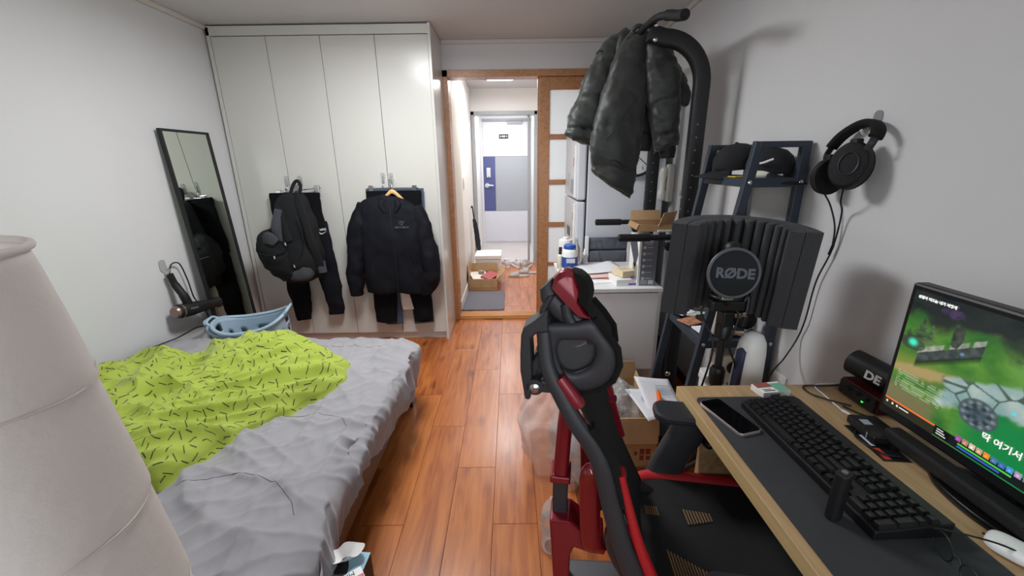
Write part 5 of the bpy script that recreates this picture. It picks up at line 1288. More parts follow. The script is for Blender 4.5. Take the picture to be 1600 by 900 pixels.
# ================================================================ DESK
DZ0 = .72; DY1 = 1.125; DXa = .512; DY0 = -.08
t = thing('desk', 'light oak computer desk along the right wall', 'desk', (.81, .52, 0))
o = G().b2((DXa, DY0, DZ0-.035), (XR-.003, DY1, DZ0)).obj('desktop', DESKW, t, bevel=.002)
EDGE = M('oak_edge_band', (196, 168, 120), .45, var=((80, 3, 80), .10))
G().b2((DXa-.0015, DY0, DZ0-.0345), (DXa, DY1, DZ0-.0005)).obj('edge_band', EDGE, t)
for y in (DY1-.10, DY0+.08): G().b2((DXa+.045, y-.0125, 0), (XR-.05, y+.0125, DZ0-.035)).obj('side_panel', DESKW, t, bevel=.0015)
G().b2((XR-.09, DY0+.1, .38), (XR-.075, DY1-.12, DZ0-.035)).obj('back_panel', DESKW, t)
# desk mat
MATD = M('black_desk_mat', (49, 50, 53), .75, bump=(500, .25), var=(9, .10))
tag(G().prism(rrect(.30, .90, .02), .003, Matrix.Translation((.535+.15, 1.055-.45, DZ0+.0005))).obj('desk_mat', MATD, origin=(.685, .6, DZ0), bevel=.0008), 'long dark grey desk mat under the keyboard', 'desk mat')
MZ = DZ0+.0035
# phone
t = thing('smartphone', 'black smartphone with pale metal edge on the desk mat', 'phone', (.585, .95, MZ))
ph = Matrix.Translation((.583, .952, MZ+.0005)) @ Matrix.Rotation(math.radians(15), 4, 'Z')
G().prism(rrect(.068, .155, .011), .0078, ph).obj('body', M('rose_metal', (206, 192, 190), .3, .7), t, bevel=.001)
G().prism(rrect(.064, .151, .009), .0012, ph @ Matrix.Translation((0, 0, .0076))).obj('screen', M('phone_glass', (6, 6, 8), .06, coat=.5), t)
# keyboard
KC = M('keycap_black', (27, 27, 29), .33); KCASE = M('keyboard_case', (20, 20, 22), .4)
t = thing('keyboard', 'black full-size mechanical keyboard on the desk mat', 'keyboard', (.722, .79, MZ), -PI/2+math.radians(1.5))
def kb_obj(g, nm, mat, **k): return g.obj(nm, mat, t, local=True, **k)
U = .0187; KW, KD = 22.9*U, .148
body = [(-KD/2, 0), (KD/2, 0), (KD/2, .032), (-KD/2, .020)]
kb_obj(G().prism([(y, z) for y, z in body], KW, Matrix(((0, 0, 1, -KW/2), (1, 0, 0, 0), (0, 1, 0, 0), (0, 0, 0, 1)))), 'case', KCASE, bevel=.003)
capm = {}
def keymesh(wu, du=1.0):
    k = (round(wu, 2), du)
    if k in capm: return capm[k]
    w_, d_ = wu*U-.0012, du*U-.0012
    g = G(); a, b_ = w_/2, d_/2; i = .0028
    g.add([(-a, -b_, 0), (a, -b_, 0), (a, b_, 0), (-a, b_, 0), (-a+i, -b_+i*.7, .0085), (a-i, -b_+i*.7, .0085), (a-i, b_-i*1.3, .0085), (-a+i, b_-i*1.3, .0085), (-a+i*2, -b_+i*2, .0078), (a-i*2, -b_+i*2, .0078), (a-i*2, b_-i*2.4, .0078), (-a+i*2, b_-i*2.4, .0078)],
          [(0, 1, 5, 4), (1, 2, 6, 5), (2, 3, 7, 6), (3, 0, 4, 7), (4, 5, 9, 8), (5, 6, 10, 9), (6, 7, 11, 10), (7, 4, 8, 11), (8, 9, 10, 11)])
    o = g.obj('keycap', KC, t, local=True); capm[k] = o.data
    COL.objects.unlink(o); bpy.data.objects.remove(o); return capm[k]
def key(x, row, wu, du=1.0):
    o = bpy.data.objects.new('keycap', keymesh(wu, du)); COL.objects.link(o); o.parent = t
    yy = -KD/2+.016+row*U+(.004 if row == 5 else 0)+(du-1)*U/2
    o.location = (-KW/2+.006+(x+wu/2)*U, yy, .0215+.0118*(yy+KD/2)/KD*1.0); o.rotation_euler = (math.atan2(.012, KD), 0, 0)
R0 = [(0, 1.25), (1.25, 1.25), (2.5, 1.25), (3.75, 6.25), (10, 1.25), (11.25, 1.25), (12.5, 1.25), (13.75, 1.25)]
for x, w_ in R0: key(x, 0, w_)
key(0, 1, 2.25); [key(2.25+i, 1, 1) for i in range(10)]; key(12.25, 1, 2.75)
key(0, 2, 1.75); [key(1.75+i, 2, 1) for i in range(11)]; key(12.75, 2, 2.25)
key(0, 3, 1.5); [key(1.5+i, 3, 1) for i in range(12)]; key(13.5, 3, 1.5)
[key(i, 4, 1) for i in range(13)]; key(13, 4, 2)
key(0, 5, 1); [key(2+i+(i//4)*.5, 5, 1) for i in range(12)]
for i in range(3): key(15.25+i, 5, 1); key(15.25+i, 4, 1); key(15.25+i, 3, 1); key(15.25+i, 0, 1)
key(16.25, 1, 1)
for r in (1, 2, 3, 4):
    for i in range(4 if r == 4 else 3): key(18.5+i, r, 1)
key(18.5, 0, 2); key(20.5, 0, 1); key(21.5, 0, 1, 2); key(21.5, 2, 1, 2)
for i in range(4): key(18.5+i, 5, 1)
# small items on the desk
t = thing('cigarette_carton', 'small white green and red carton at the far desk edge', 'box', (.775, 1.08, DZ0))
mm = Matrix.Translation((.772, 1.078, DZ0+.0005)) @ Matrix.Rotation(math.radians(8), 4, 'Z')
lb(G().b2((-.044, -.027, 0), (.044, .027, .02))).obj('carton', WPLAS, t, bevel=.0015)
lb(G().b2((-.043, .0, .02), (.005, .026, .0205))).obj('red_print', M('brown_red_print', (150, 84, 76), .5), t)
lb(G().b2((.005, -.026, .02), (.043, .018, .0205))).obj('green_print', M('green_print', (112, 172, 148), .5), t)
lb(G().b2((-.02, -.0275, .003), (.01, -.027, .013))).obj('barcode', M('barcode_grey', (110, 110, 112), .6), t)
lb(G().b2((-.035, -.02, .02), (0, -.016, .0204))).obj('printed_line', INK, t); lb(G().b2((-.035, -.012, .02), (-.008, -.009, .0204))).obj('printed_line', INK, t)
t = thing('vape_stick', 'black slim vape stick standing on the desk mat', 'vape', (.62, .627, MZ))
G().prism(rrect(.033, .023, .0105), .104, Matrix.Translation((.621, .628, MZ)) @ Matrix.Rotation(.5, 4, 'Z')).obj('body', M('vape_black', (22, 22, 24), .45, bump=(400, .2)), t, bevel=.002)
G().lathe([(.0055, 0), (.0055, .003)], 12, (.621, .628, MZ+.104)).obj('mouthpiece', M('vape_tip', (120, 124, 130), .3, .6), t)
t = thing('earbud_case', 'white rounded earbud charging case on the desk', 'earbud case', (.87, .56, DZ0))
G().ball((.875, .548, DZ0+.012), (.027, .033, .0115), 28, 14, .62, Matrix.Rotation(.5, 4, 'Z')).obj('case', M('gloss_white', (240, 240, 240), .15), t, smooth=70)
G().ball((.859, .578, DZ0+.012), (.0025, .004, .002), 8, 6).obj('indicator', BLK, t)
# eyeglasses
t = thing('eyeglasses', 'thin black wire eyeglasses at the near desk corner', 'glasses', (.76, .53, MZ))
gm = Matrix.Translation((.735, .512, MZ+.022)) @ Matrix.Rotation(math.radians(-108), 4, 'Z')
for sx_ in (-.034, .034):
    fm = gm @ Matrix.Translation((sx_, 0, 0)) @ Matrix.Rotation(PI/2, 4, 'X')
    G().torus(1, .0011/1, fm @ Matrix.Diagonal((.025, .021, 1, 1)), 36, 6).obj('rim', BLK, t, smooth=60)
    G().lathe([(1, -.0008), (1, .0008)], 32, mat=fm @ Matrix.Diagonal((.0248, .0208, 1, 1))).obj('lens', M('lens_glass', (245, 248, 250), .02, trans=1, ior=1.1), t)
G().tube([gm @ Vector(p) for p in ((-.01, 0, .006), (0, .002, .01), (.01, 0, .006))], .0012, 6).obj('bridge', BLK, t, smooth=60)
for s_ in (-1, 1):
    G().tube(smoothpath([gm @ Vector(p) for p in ((s_*.06, 0, .008), (s_*.064, .01, .009), (s_*.064, .08, .004), (s_*.062, .12, -.006), (s_*.06, .14, -.02))], 5), .0017, 7).obj('temple', BLK, t, smooth=60)

# ================================================================ MONITOR
t = thing('monitor', 'large black monitor showing a green game scene', 'monitor', (.98, .61, DZ0))
MX, MY0, MY1, MZ0, MZ1 = .95, .285, .922, .765, 1.112
G().b2((MX, MY0, MZ0), (MX+.035, MY1, MZ1)).obj('housing', BLK, t, bevel=.006)
# screen surface: u to the right as seen (along -Y), v up; the picture is a colour attribute on a fine grid
SW, SH = MY1-MY0-.026, MZ1-MZ0-.040
s0 = Vector((MX-.0012, MY1-.013, MZ0+.026))
def mixc(a, b_, f): f = max(0, min(1, f)); return tuple(x+(y-x)*f for x, y in zip(a, b_))
def sstep(a, b_, x): q = max(0, min(1, (x-a)/(b_-a))); return q*q*(3-2*q)
def ell(u, v, cu, cv, ru, rv): return math.hypot((u-cu)/ru, (v-cv)/rv)
def pic(u, v):
    X = u*1.8
    n1 = noise.fractal(Vector((X*7, v*7, 1)), 1, 2, 4); n2 = noise.fractal(Vector((X*22, v*22, 5)), 1, 2, 3)
    wob = .025*n1
    c = mixc((40, 92, 40), (92, 140, 52), .5+.6*n1)
    c = mixc(c, (16, 122, 64), sstep(.24, .36, u+wob)*sstep(.5, .3, v+wob)*.9)
    c = mixc(c, (128, 132, 60), sstep(.13, .0, abs(v-.40-.25*u)+wob*2)*sstep(.24, .12, u)*.8)
    c = mixc(c, (156, 138, 92), sstep(.05, .02, abs(v-.36-.45*u)+wob)*sstep(.3, .2, u))
    c = mixc(c, (110, 104, 72), sstep(.30, .16, v+wob)*sstep(.22, .15, u))
    c = mixc(c, (98, 106, 78), sstep(.08, .0, abs(v-.93+.25*(u-.25))+wob)*sstep(.22, .3, u)*.9)
    c = mixc(c, (92, 140, 62), sstep(.18, .06, abs(v-.66))*sstep(.33, .4, u+wob))
    # paving stones
    band = sstep(.13, .09, abs(v-(.36+.62*(u-.19))+wob*1.5))*sstep(.17, .2, u+wob)
    if band > 0:
        d, _ = noise.voronoi(Vector((X*7.5, v*8, 3)))
        crack = sstep(.02, .09, d[1]-d[0])
        c = mixc(c, mixc((64, 84, 76), mixc((122, 150, 150), (160, 176, 170), .5+n1), crack), band)
    # round stone
    r = ell(u, v, .314, .315, .056, .098)
    if r < 1.12:
        a = math.atan2((v-.315)/.098, (u-.314)/.056)
        st_ = .5+.5*math.cos(11*a); k = (58, 72, 80)
        if r > .72: k = mixc((52, 64, 70), (122, 136, 138), .2+.75*st_*sstep(1.05, .8, r))
        elif r > .45: k = mixc((40, 50, 58), (86, 102, 108), .5+.5*math.cos(7*a+1))
        else: k = mixc((46, 58, 66), (74, 90, 98), .5+n2)
        c = mixc(c, k, sstep(1.12, 1.0, r))
    # dark woods along the top
    dark = sstep(.74, .90, v+.10*n1+.14*(.22-u))
    c = mixc(c, mixc((20, 28, 34), (34, 42, 40), .5+n1), dark)
    c = mixc(c, (84, 62, 104), .7*sstep(.9, .3, ell(u, v, .15, .91, .05, .05)+.5*n2))
    c = mixc(c, (28, 44, 34), sstep(1, .7, ell(u, v, .42, .86, .06, .07)+.4*n2))
    # low wall
    q = (u-.07)/.20
    if 0 < q < 1:
        base = .52+.235*q; h = v-base
        if -.06 < h < .015: c = mixc((44, 54, 54), (70, 80, 78), .5+n2)
        elif .015 <= h < .055 and not (.42 < q < .5) and not (.78 < q < .84): c = mixc((120, 128, 116), (160, 164, 150), .5+n2)
        if -.11 < h <= -.06: c = mixc((24, 40, 30), c, (-.06-h)/.05)
    if ell(u, v, .185, .76, .02, .085) < 1+.4*n2: c = mixc((34, 44, 40), (64, 72, 64), .5+n2)
    for cu, cv, wv, hv in ((.065, .67, .035, .20), (.02, .62, .025, .14), (.10, .70, .02, .13)):
        f = (v-(cv-.05))/hv
        if 0 < f < 1 and abs(u-cu) < wv*(1-f)*(1+.5*math.sin(f*22))+.004*n2: c = mixc((38, 62, 42), (86, 106, 70), .5+n1*.9+.25*math.sin(f*22))
    if ell(u, v, .042, .59, .05, .05) < 1: c = mixc(c, (52, 60, 54), .7)
    g_ = ell(u, v, .044, .60, .018, .03)
    c = mixc(c, (60, 226, 190), sstep(1.6, .3, g_))
    c = mixc(c, (70, 210, 230), sstep(1.0, .2, ell(u, v, .40, .435, .009, .016)))
    c = mixc(c, (110, 150, 200), .8*sstep(1.0, .3, ell(u, v, .215, .66, .012, .018)+n2*.5))
    # chat rows
    if .02 < u < .2 and .20 < v < .36:
        row = (v-.20-.0*u)/.02
        if row-int(row) < .55 and n2 > -.25: c = mixc(c, (190, 196, 176), .5)
    return c
m = bpy.data.materials.new('game_picture'); m.use_nodes = True; nt = m.node_tree; N = nt.nodes.new; L = nt.links.new
b = nt.nodes['Principled BSDF']; at = N('ShaderNodeAttribute'); at.attribute_name = 'picture'
b.inputs['Base Color'].default_value = (.004, .004, .004, 1); b.inputs['Roughness'].default_value = .25
L(at.outputs['Color'], b.inputs['Emission Color']); b.inputs['Emission Strength'].default_value = 1.0
NU, NV = 330, 130
g = G().grid(lambda u, v: s0+Vector((0, -u*SW, v*SH)), NU, NV)
scr = g.obj('screen', m, t)
ca = scr.data.color_attributes.new('picture', 'FLOAT_COLOR', 'POINT')
buf = []
for j in range(NV+1):
    for i in range(NU+1): buf += lin(pic(i/NU, j/NV))
ca.data.foreach_set('color', buf)
def E_(name, col, s=1.0): return M('screen_'+name, (3, 3, 3), .3, emit=(col, s))
layer = [0]
def srect(u0, v0, u1, v1, name, col, s=1.0, nm='screen_graphic'):
    """flat picture element on the screen, in fractions of its width and height"""
    layer[0] += 1; d = .0001+.00003*layer[0]
    g = G(); g.add([s0+Vector((-d, -u*SW, v*SH)) for u, v in ((u0, v0), (u1, v0), (u1, v1), (u0, v1))], [(0, 1, 2, 3)]); g.obj(nm, E_(name, col, s), scr)
srect(0, .072, .205, .082, 'seek_orange', (236, 92, 40), 1.3)
srect(0, .0, .205, .068, 'control_strip', (62, 60, 44), .5)
for u in (.008, .032, .052): srect(u, .038, u+.008, .056, 'control_white', (210, 210, 205))
srect(.065, .042, .105, .052, 'control_white', (210, 210, 205))
srect(.205, .01, .78, .085, 'hud_bar', (20, 24, 28)); srect(.212, .02, .26, .08, 'hud_dark', (10, 12, 14))
for k in range(3): srect(.215, .028+.018*k, .25-.006*k, .036+.018*k, 'control_white', (210, 210, 205), .5)
for k, c_ in enumerate(((150, 80, 140), (176, 120, 110), (206, 178, 160), (190, 150, 120), (214, 130, 50), (70, 110, 150), (60, 100, 160), (70, 140, 190), (160, 140, 170), (90, 120, 100))):
    srect(.278+.022*k, .068, .296+.022*k, .108, 'icon_%d' % k, c_); srect(.283+.022*k, .076, .290+.022*k, .092, 'icon_in_%d' % k, tuple(min(255, int(x*1.25)) for x in c_))
srect(.29, .046, .45, .058, 'health_green', (70, 190, 60), 1.1); srect(.29, .026, .42, .038, 'mana_blue', (50, 90, 190), 1.1)
def stext(bd, u, v, size, al='LEFT'):
    text(bd, size, E_('caption', (236, 236, 230), 1.0), 'caption', scr, frame(s0+Vector((-.0022, -u*SW, v*SH)), (0, -1, 0), (0, 0, 1)), .0004, al, bold=.0004)
stext('성질이 미드는 내가 저렇게', .018, .955, .0078); stext('딱 여기서', .345, .205, .0175)
# neck and stand
G().b2((MX+.035, .52, .80), (MX+.06, .68, 1.0)).obj('mount_block', BLK, t, bevel=.006)
G().b2((MX+.03, .56, DZ0+.012), (MX+.055, .64, .82)).obj('neck', BLK, t, bevel=.006)
G().lathe([(.99, 0), (1, .15), (1, .7), (.96, 1)], 44, mat=Matrix.Translation((.96, .63, DZ0+.0005)) @ Matrix.Diagonal((.075, .135, .013, 1))).obj('base', M('gloss_black', (12, 12, 13), .25), t, smooth=40)
G().b2((MX-.0008, .50, MZ0+.008), (MX, .58, MZ0+.014)).obj('brand_mark', M('brand_grey', (96, 98, 100), .4), t)
# long sound bar in front of the monitor foot
t = thing('sound_bar', 'long black sound bar under the monitor', 'speaker', (.93, .63, DZ0))
G().b2((.905, .30, DZ0+.0135), (.945, .85, DZ0+.0445)).obj('body', M('soundbar_black', (20, 20, 22), .55, bump=(700, .4)), t, bevel=.006)
for y in (.33, .83): G().b2((.91, y-.012, DZ0), (.94, y+.012, DZ0+.014)).obj('foot', BLKS, t)
# external drive, card, audio box, can
t = thing('external_drive', 'black external drive with silver stripe left of the sound bar', 'drive', (.925, .88, DZ0))
mm = Matrix.Translation((.912, .872, DZ0+.004)) @ Matrix.Rotation(-.12, 4, 'Z')
lb(G().b2((-.035, -.04, 0), (.035, .055, .022))).obj('case', BLK, t, bevel=.004)
lb(G().b2((-.0358, -.022, .004), (-.0348, -.018, .02))).obj('stripe', M('silver_stripe', (168, 170, 174), .3, .5), t); lb(G().b2((-.022, .01, .022), (-.002, .032, .0225))).obj('label_sticker', M('sticker_grey', (150, 156, 166), .4), t)
t = thing('black_red_card', 'black card with red lettering on the desk before the drive', 'card', (.9, .86, DZ0))
mm = Matrix.Translation((.885, .855, DZ0+.0008)) @ Matrix.Rotation(-.1, 4, 'Z')
lb(G().b2((-.022, -.075, 0), (.04, .06, .001))).obj('card', BLK, t)
lb(G().b2((-.014, -.07, .001), (.0, -.03, .0014))).obj('red_print', M('red_print', (190, 60, 48), .5), t); lb(G().b2((-.012, -.022, .001), (-.002, .02, .0014))).obj('pale_print', LP, t)
t = thing('audio_interface', 'dark red audio interface box behind the monitor edge', 'audio interface', (1.02, 1.0, DZ0))
G().b2((.985, .955, DZ0+.002), (1.085, 1.085, DZ0+.05)).obj('case', M('dark_red_metal', (74, 20, 26), .4, .4), t, bevel=.004)
G().b2((.978, .96, DZ0+.006), (.985, 1.08, DZ0+.046)).obj('front_plate', BLK, t, bevel=.001)
for k, c_ in ((0, (240, 40, 40)), (1, (40, 220, 60))): G().ball((.977, .975+.06*(1-k)+.02, DZ0+.02+.01*(1-k)), .003, 8, 6).obj('indicator_led', M('led_%d' % k, (10, 10, 10), .4, emit=(c_, 2.5)), t)
for k in range(3): G().cyl((.978, .985+.03*k, DZ0+.034), (.968, .985+.03*k, DZ0+.034), .007, n=14).obj('dial', BLK, t, smooth=40)
t = thing('black_pouch_can', 'black rounded case with white letters on the audio interface', 'case', (1.04, 1.05, DZ0+.05))
cmx = frame((1.03, 1.035, DZ0+.09), (.25, -.95, -.1), (0, 0, 1))
G().tube([cmx @ Vector(p) for p in ((-.065, 0, 0), (-.06, 0, 0), (.05, 0, 0), (.055, 0, 0))], [.03, .037, .037, .03], 22).obj('body', M('pouch_black', (18, 18, 20), .5), t, smooth=40)
text('DE', .034, LOGO, 'lettering', t, cmx @ Matrix.Translation((.02, .0, .038)) @ Matrix.Rotation(0, 4, 'X'), .001, bold=.0012)
def cable(pts, r, mat, label, tip=None, name='cable'):
    t = thing(name, label, 'cable', pts[-1])
    G().tube(smoothpath(pts, 6), r, 8).obj('cord', mat, t, smooth=60)
    if tip: G().tube([Vector(pts[-1]), Vector(pts[-1])+Vector(tip)], r*1.9, 10).obj('connector', mat, t, smooth=50)
WC = M('white_cable', (226, 226, 226), .4)
cable([(1.06, 1.115, DZ0+.004), (.98, 1.118, DZ0+.005), (.928, 1.108, DZ0+.004), (.92, 1.05, DZ0+.003), (.913, .98, DZ0+.003)], .0022, WC, 'white charging cable on the desk behind the keyboard', (.006, -.022, 0))
cable([(.955, 1.0, DZ0+.004), (.905, 1.03, DZ0+.007), (.885, 1.07, DZ0+.004), (.895, 1.108, DZ0+.004), (.95, 1.1, DZ0+.008), (1.0, 1.1, DZ0+.01)], .0025, RUBBER, 'black cable looping at the far desk corner', (.03, -.006, 0))
cable([(.89, .9, DZ0+.003), (.86, .87, DZ0+.004), (.855, .83, DZ0+.008), (.87, .80, DZ0+.006), (.9, .79, DZ0+.006)], .002, RUBBER, 'thin black cable in front of the drive')
cable([(.93, 1.0, DZ0+.004), (.95, .96, DZ0+.004), (.965, .93, DZ0+.01), (.975, .9, DZ0+.004)], .0022, RUBBER, 'black cable leading under the monitor')
# ================================================================ OFFICE CHAIR
RED = M('metallic_red', (128, 22, 36), .3, .25, coat=.4); REDF = M('red_fabric_trim', (176, 24, 32), .6, bump=(500, .2))
CBLK = M('chair_black_plastic', (48, 49, 53), .45, bump=(500, .08)); 
MESH = M('black_seat_mesh', (30, 30, 31), .85, bump=(700, .5)); MESHT = M('tan_mesh_thread', (128, 98, 66), .8)
FUZZ = M('black_mesh_edge', (26, 26, 27), .95, bump=(900, 1))
t = thing('office_chair', 'black mesh office chair with red trim at the desk', 'chair', (.425, .764, 0), math.radians(-10))
def co(g, nm, mat, par=None, **k): return g.obj(nm, mat, par or t, local=True, **k)
# seat
def seat_pt(u, v):
    pts = rrect(.50, .52, .12, 8); n_ = len(pts)
    a = u*n_; i = int(a) % n_; f = a-int(a); p, q = Vector(pts[i]), Vector(pts[(i+1) % n_]); e = p+(q-p)*f
    return (.10+e.x*v, e.y*v, .482-.022*(1-v*v)+.012*(e.x*v/.25)**3)
co(G().grid(seat_pt, 96, 14), 'seat_mesh', MESH, smooth=70)
rim = [Vector(seat_pt(i/96, 1)) for i in range(96)]
g = G()
secs = []
N_ = len(rim); rings = []
for i, p in enumerate(rim):
    tt = (rim[(i+1) % N_]-rim[i-1]).normalized(); out = tt.cross(Vector((0, 0, 1))).normalized()
    rings.append([p+out*(.020*math.cos(2*PI*k/12)-.004)+Vector((0, 0, .017*math.sin(2*PI*k/12)-.008)) for k in range(12)])
g.rings(rings, closed=True); co(g, 'seat_trim', REDF, smooth=70)
co(G().prism(rrect(.46, .48, .1, 6), .02, Matrix.Translation((.10, 0, .425))), 'seat_pan', CBLK, bevel=.006)
# tan thread marks woven in the seat
g = G()
for k in range(9): g.box((.02+.008*k, .115+.001*k, .4675), (.0035, .05-.003*k, .001), (0, 0, .1))
for k in range(13): g.box((-.045+.007*k, -.03-.002*k, .4665), (.0035, .07-.004*k, .001), (0, 0, .1))
for k in range(6): g.box((-.085+.006*k, .12, .4705), (.003, .03, .001), (0, 0, .1))
co(g, 'thread_pattern', MESHT)['kind'] = 'stuff'
# back side bars
barp = [(-.352, 1.09), (-.342, 1.02), (-.315, .965), (-.282, .91), (-.25, .865), (-.23, .82), (-.212, .75), (-.188, .67), (-.155, .59), (-.12, .51), (-.06, .455)]
yw = [.115, .125, .135, .145, .15, .155, .16, .17, .18, .19, .2]
def barloft(s_, off, hw, hy, i0, i1, nm, mat, hwlist=None):
    P = smoothpath([(x+off, s_*y_, z) for (x, z), y_ in list(zip(barp, yw))[i0:i1]], 6); g = G(); secs = []
    for i, p in enumerate(P):
        tt = (P[min(i+1, len(P)-1)]-P[max(i-1, 0)]).normalized(); a = Vector((tt.z, 0, -tt.x)).normalized()
        f = i/(len(P)-1); k = (1 if hwlist is None else hwlist[0]+(hwlist[1]-hwlist[0])*f)
        secs.append((p, a*hw*k, Vector((0, hy, 0))))
    return co(g.loft(secs, 16, .7), nm, mat, smooth=60)
for s_ in (-1, 1):
    barloft(s_, 0, .017, .013, 0, 11, 'back_frame', CBLK, (.8, 1.35)) if s_ < 0 else barloft(s_, 0, .015, .011, 2, 11, 'back_frame', CBLK, (.9, 1.2))
    barloft(s_, .026, .009, .012, 3, 7, 'mesh_edge', FUZZ)
    if s_ < 0: co(G().loft([((-.322, -.128, 1.0), (.012, 0, .008), (0, .014, 0)), ((-.296, -.132, .958), (.019, 0, .010), (0, .016, 0)), ((-.283, -.134, .945), (.014, 0, .008), (0, .014, 0))], 14, .7), 'red_trim', RED, smooth=50)
    else: barloft(s_, .024, .014, .016, 2, 8, 'red_trim', RED)
    if s_ < 0: barloft(s_, .034, .011, .014, 5, 11, 'red_trim', REDF, (.6, 1.4))
# back mesh
bp_ = smoothpath([(x+.016, 0, z) for x, z in barp[1:10]], 6); yw_ = smoothpath([(y_, 0, 0) for y_ in yw[1:10]], 6)
def bm_(u, v):
    i = min(len(bp_)-1, int(v*(len(bp_)-1))); s = 2*u-1
    return (bp_[i].x-.02*(1-s*s)+.012, s*yw_[i].x, bp_[i].z)
o = co(G().grid(bm_, 16, len(bp_)-1), 'back_mesh', MESH, smooth=70); o.modifiers.new('s', 'SOLIDIFY').thickness = .003
# upper back: ring-shaped side plates with mesh between
ro = [(-.354, 1.095), (-.352, 1.028), (-.329, .982), (-.287, .966), (-.250, .974), (-.224, .996), (-.215, 1.025), (-.220, 1.058), (-.242, 1.089), (-.263, 1.115), (-.298, 1.108), (-.338, 1.105)]
ri = [(-.318, 1.070), (-.326, 1.05), (-.316, 1.017), (-.295, 1.005), (-.271, 1.015), (-.258, 1.03), (-.254, 1.049), (-.256, 1.062), (-.262, 1.070), (-.272, 1.073), (-.29, 1.073), (-.305, 1.072)]
def sm(L_):
    n_ = len(L_); out = []
    for i in range(n_):
        p0, p1, p2, p3 = L_[i-1], L_[i], L_[(i+1) % n_], L_[(i+2) % n_]
        for j in range(4):
            q = j/4; out.append(.5*((2*p1)+(p2-p0)*q+(2*p0-5*p1+4*p2-p3)*q*q+(3*p1-p0-3*p2+p3)*q**3))
    return out
fe = [(-.263, 1.117), (-.240, 1.091), (-.218, 1.060), (-.212, 1.025), (-.222, .993), (-.250, .970), (-.287, .961), (-.322, .974)]
for yq in (-.112, .005):
    O, I_ = sm([Vector((a, yq, b_)) for a, b_ in ro]), sm([Vector((a, yq, b_)) for a, b_ in ri]); rings = []
    for a, b_ in zip(O, I_):
        c_ = (a+b_)/2; h_ = (a-b_)/2; rings.append([c_+h_*math.copysign(abs(math.cos(2*PI*k/14))**.6, math.cos(2*PI*k/14))+Vector((0, .010, 0))*math.sin(2*PI*k/14) for k in range(14)])
    co(G().rings(rings, closed=True), 'upper_back_ring', CBLK, smooth=60)
    co(G().tube([Vector((a+.004, yq, b_)) for a, b_ in fe], .007, 8), 'mesh_edge', FUZZ, smooth=60)
I_ = sm([Vector((-.29+(a+.29)*1.12, -.1, 1.04+(b_-1.04)*1.12)) for a, b_ in ri]); cen = sum(I_, Vector())/len(I_)+Vector((0, .006, 0)); g = G(); n_ = len(I_)
g.v = I_+[cen]; g.f = [(i, (i+1) % n_, n_) for i in range(n_)]
co(g, 'upper_back_mesh', M('grey_back_mesh', (110, 110, 112), .8, alpha=.75, bump=(900, .8)), smooth=60)
def fc(u, v):
    i = v*7; k = min(6, int(i)); f = i-k
    a, b_ = fe[k], fe[k+1]; s = 2*u-1
    return (a[0]+(b_[0]-a[0])*f-.006*(1-s*s), -.054+s*.057, a[1]+(b_[1]-a[1])*f)
o = co(G().grid(fc, 10, 14), 'upper_back_front', MESH, smooth=70)
# headrest: red shell and black pad lofted across
hr = [(-.339, 1.175), (-.334, 1.195), (-.325, 1.206), (-.312, 1.210), (-.300, 1.206), (-.288, 1.175), (-.290, 1.15), (-.275, 1.126), (-.264, 1.115), (-.285, 1.119), (-.318, 1.152)]
hp_ = [(-.303, 1.207), (-.290, 1.203), (-.279, 1.193), (-.271, 1.178), (-.268, 1.16), (-.271, 1.14), (-.267, 1.118), (-.289, 1.147), (-.288, 1.175)]
def across(poly, stations):
    cx, cz_ = sum(p[0] for p in poly)/len(poly), sum(p[1] for p in poly)/len(poly); g = G()
    return g.rings([[Vector((cx+(x-cx)*k+dx, y_, cz_+(z-cz_)*k+dz)) for x, z in poly] for y_, k, dx, dz in stations])
co(across(hr, ((-.122, .82, 0, -.004), (-.116, .96, 0, -.001), (-.105, 1, 0, 0), (-.06, .98, .003, -.008), (-.025, .9, .007, -.02), (-.01, .72, .01, -.026))), 'headrest_shell', RED, smooth=35)
co(across(hp_, ((-.112, .9, 0, 0), (-.10, 1, .001, 0), (-.05, 1.05, .006, -.010), (-.005, .95, .011, -.022), (.008, .7, .013, -.028))), 'headrest_pad', FUZZ, smooth=40)
for yq in (-.1, -.01):
    dz = -.02 if yq > -.05 else 0
    P = smoothpath([(x, yq, z+dz) for x, z in ((-.349, 1.178), (-.346, 1.156), (-.330, 1.134), (-.300, 1.108), (-.274, 1.092), (-.254, 1.072))], 5)
    co(G().loft([(p, Vector((.012, 0, .012)), Vector((0, .010, 0))) for p in P], 12, .6), 'headrest_arm', CBLK, smooth=60)
P = smoothpath([(-.338, -.10, 1.158), (-.352, -.10, 1.13), (-.348, -.10, 1.105)], 5)
co(G().loft([(p, Vector((.009, 0, .003)), Vector((0, .016, 0))) for p in P], 12, .7), 'headrest_strut', CBLK, smooth=60)
P = smoothpath([(-.312, -.10, 1.142), (-.308, -.10, 1.12), (-.30, -.10, 1.105)], 5)
co(G().loft([(p, Vector((.011, 0, .003)), Vector((0, .016, 0))) for p in P], 12, .7), 'headrest_strut', CBLK, smooth=60)
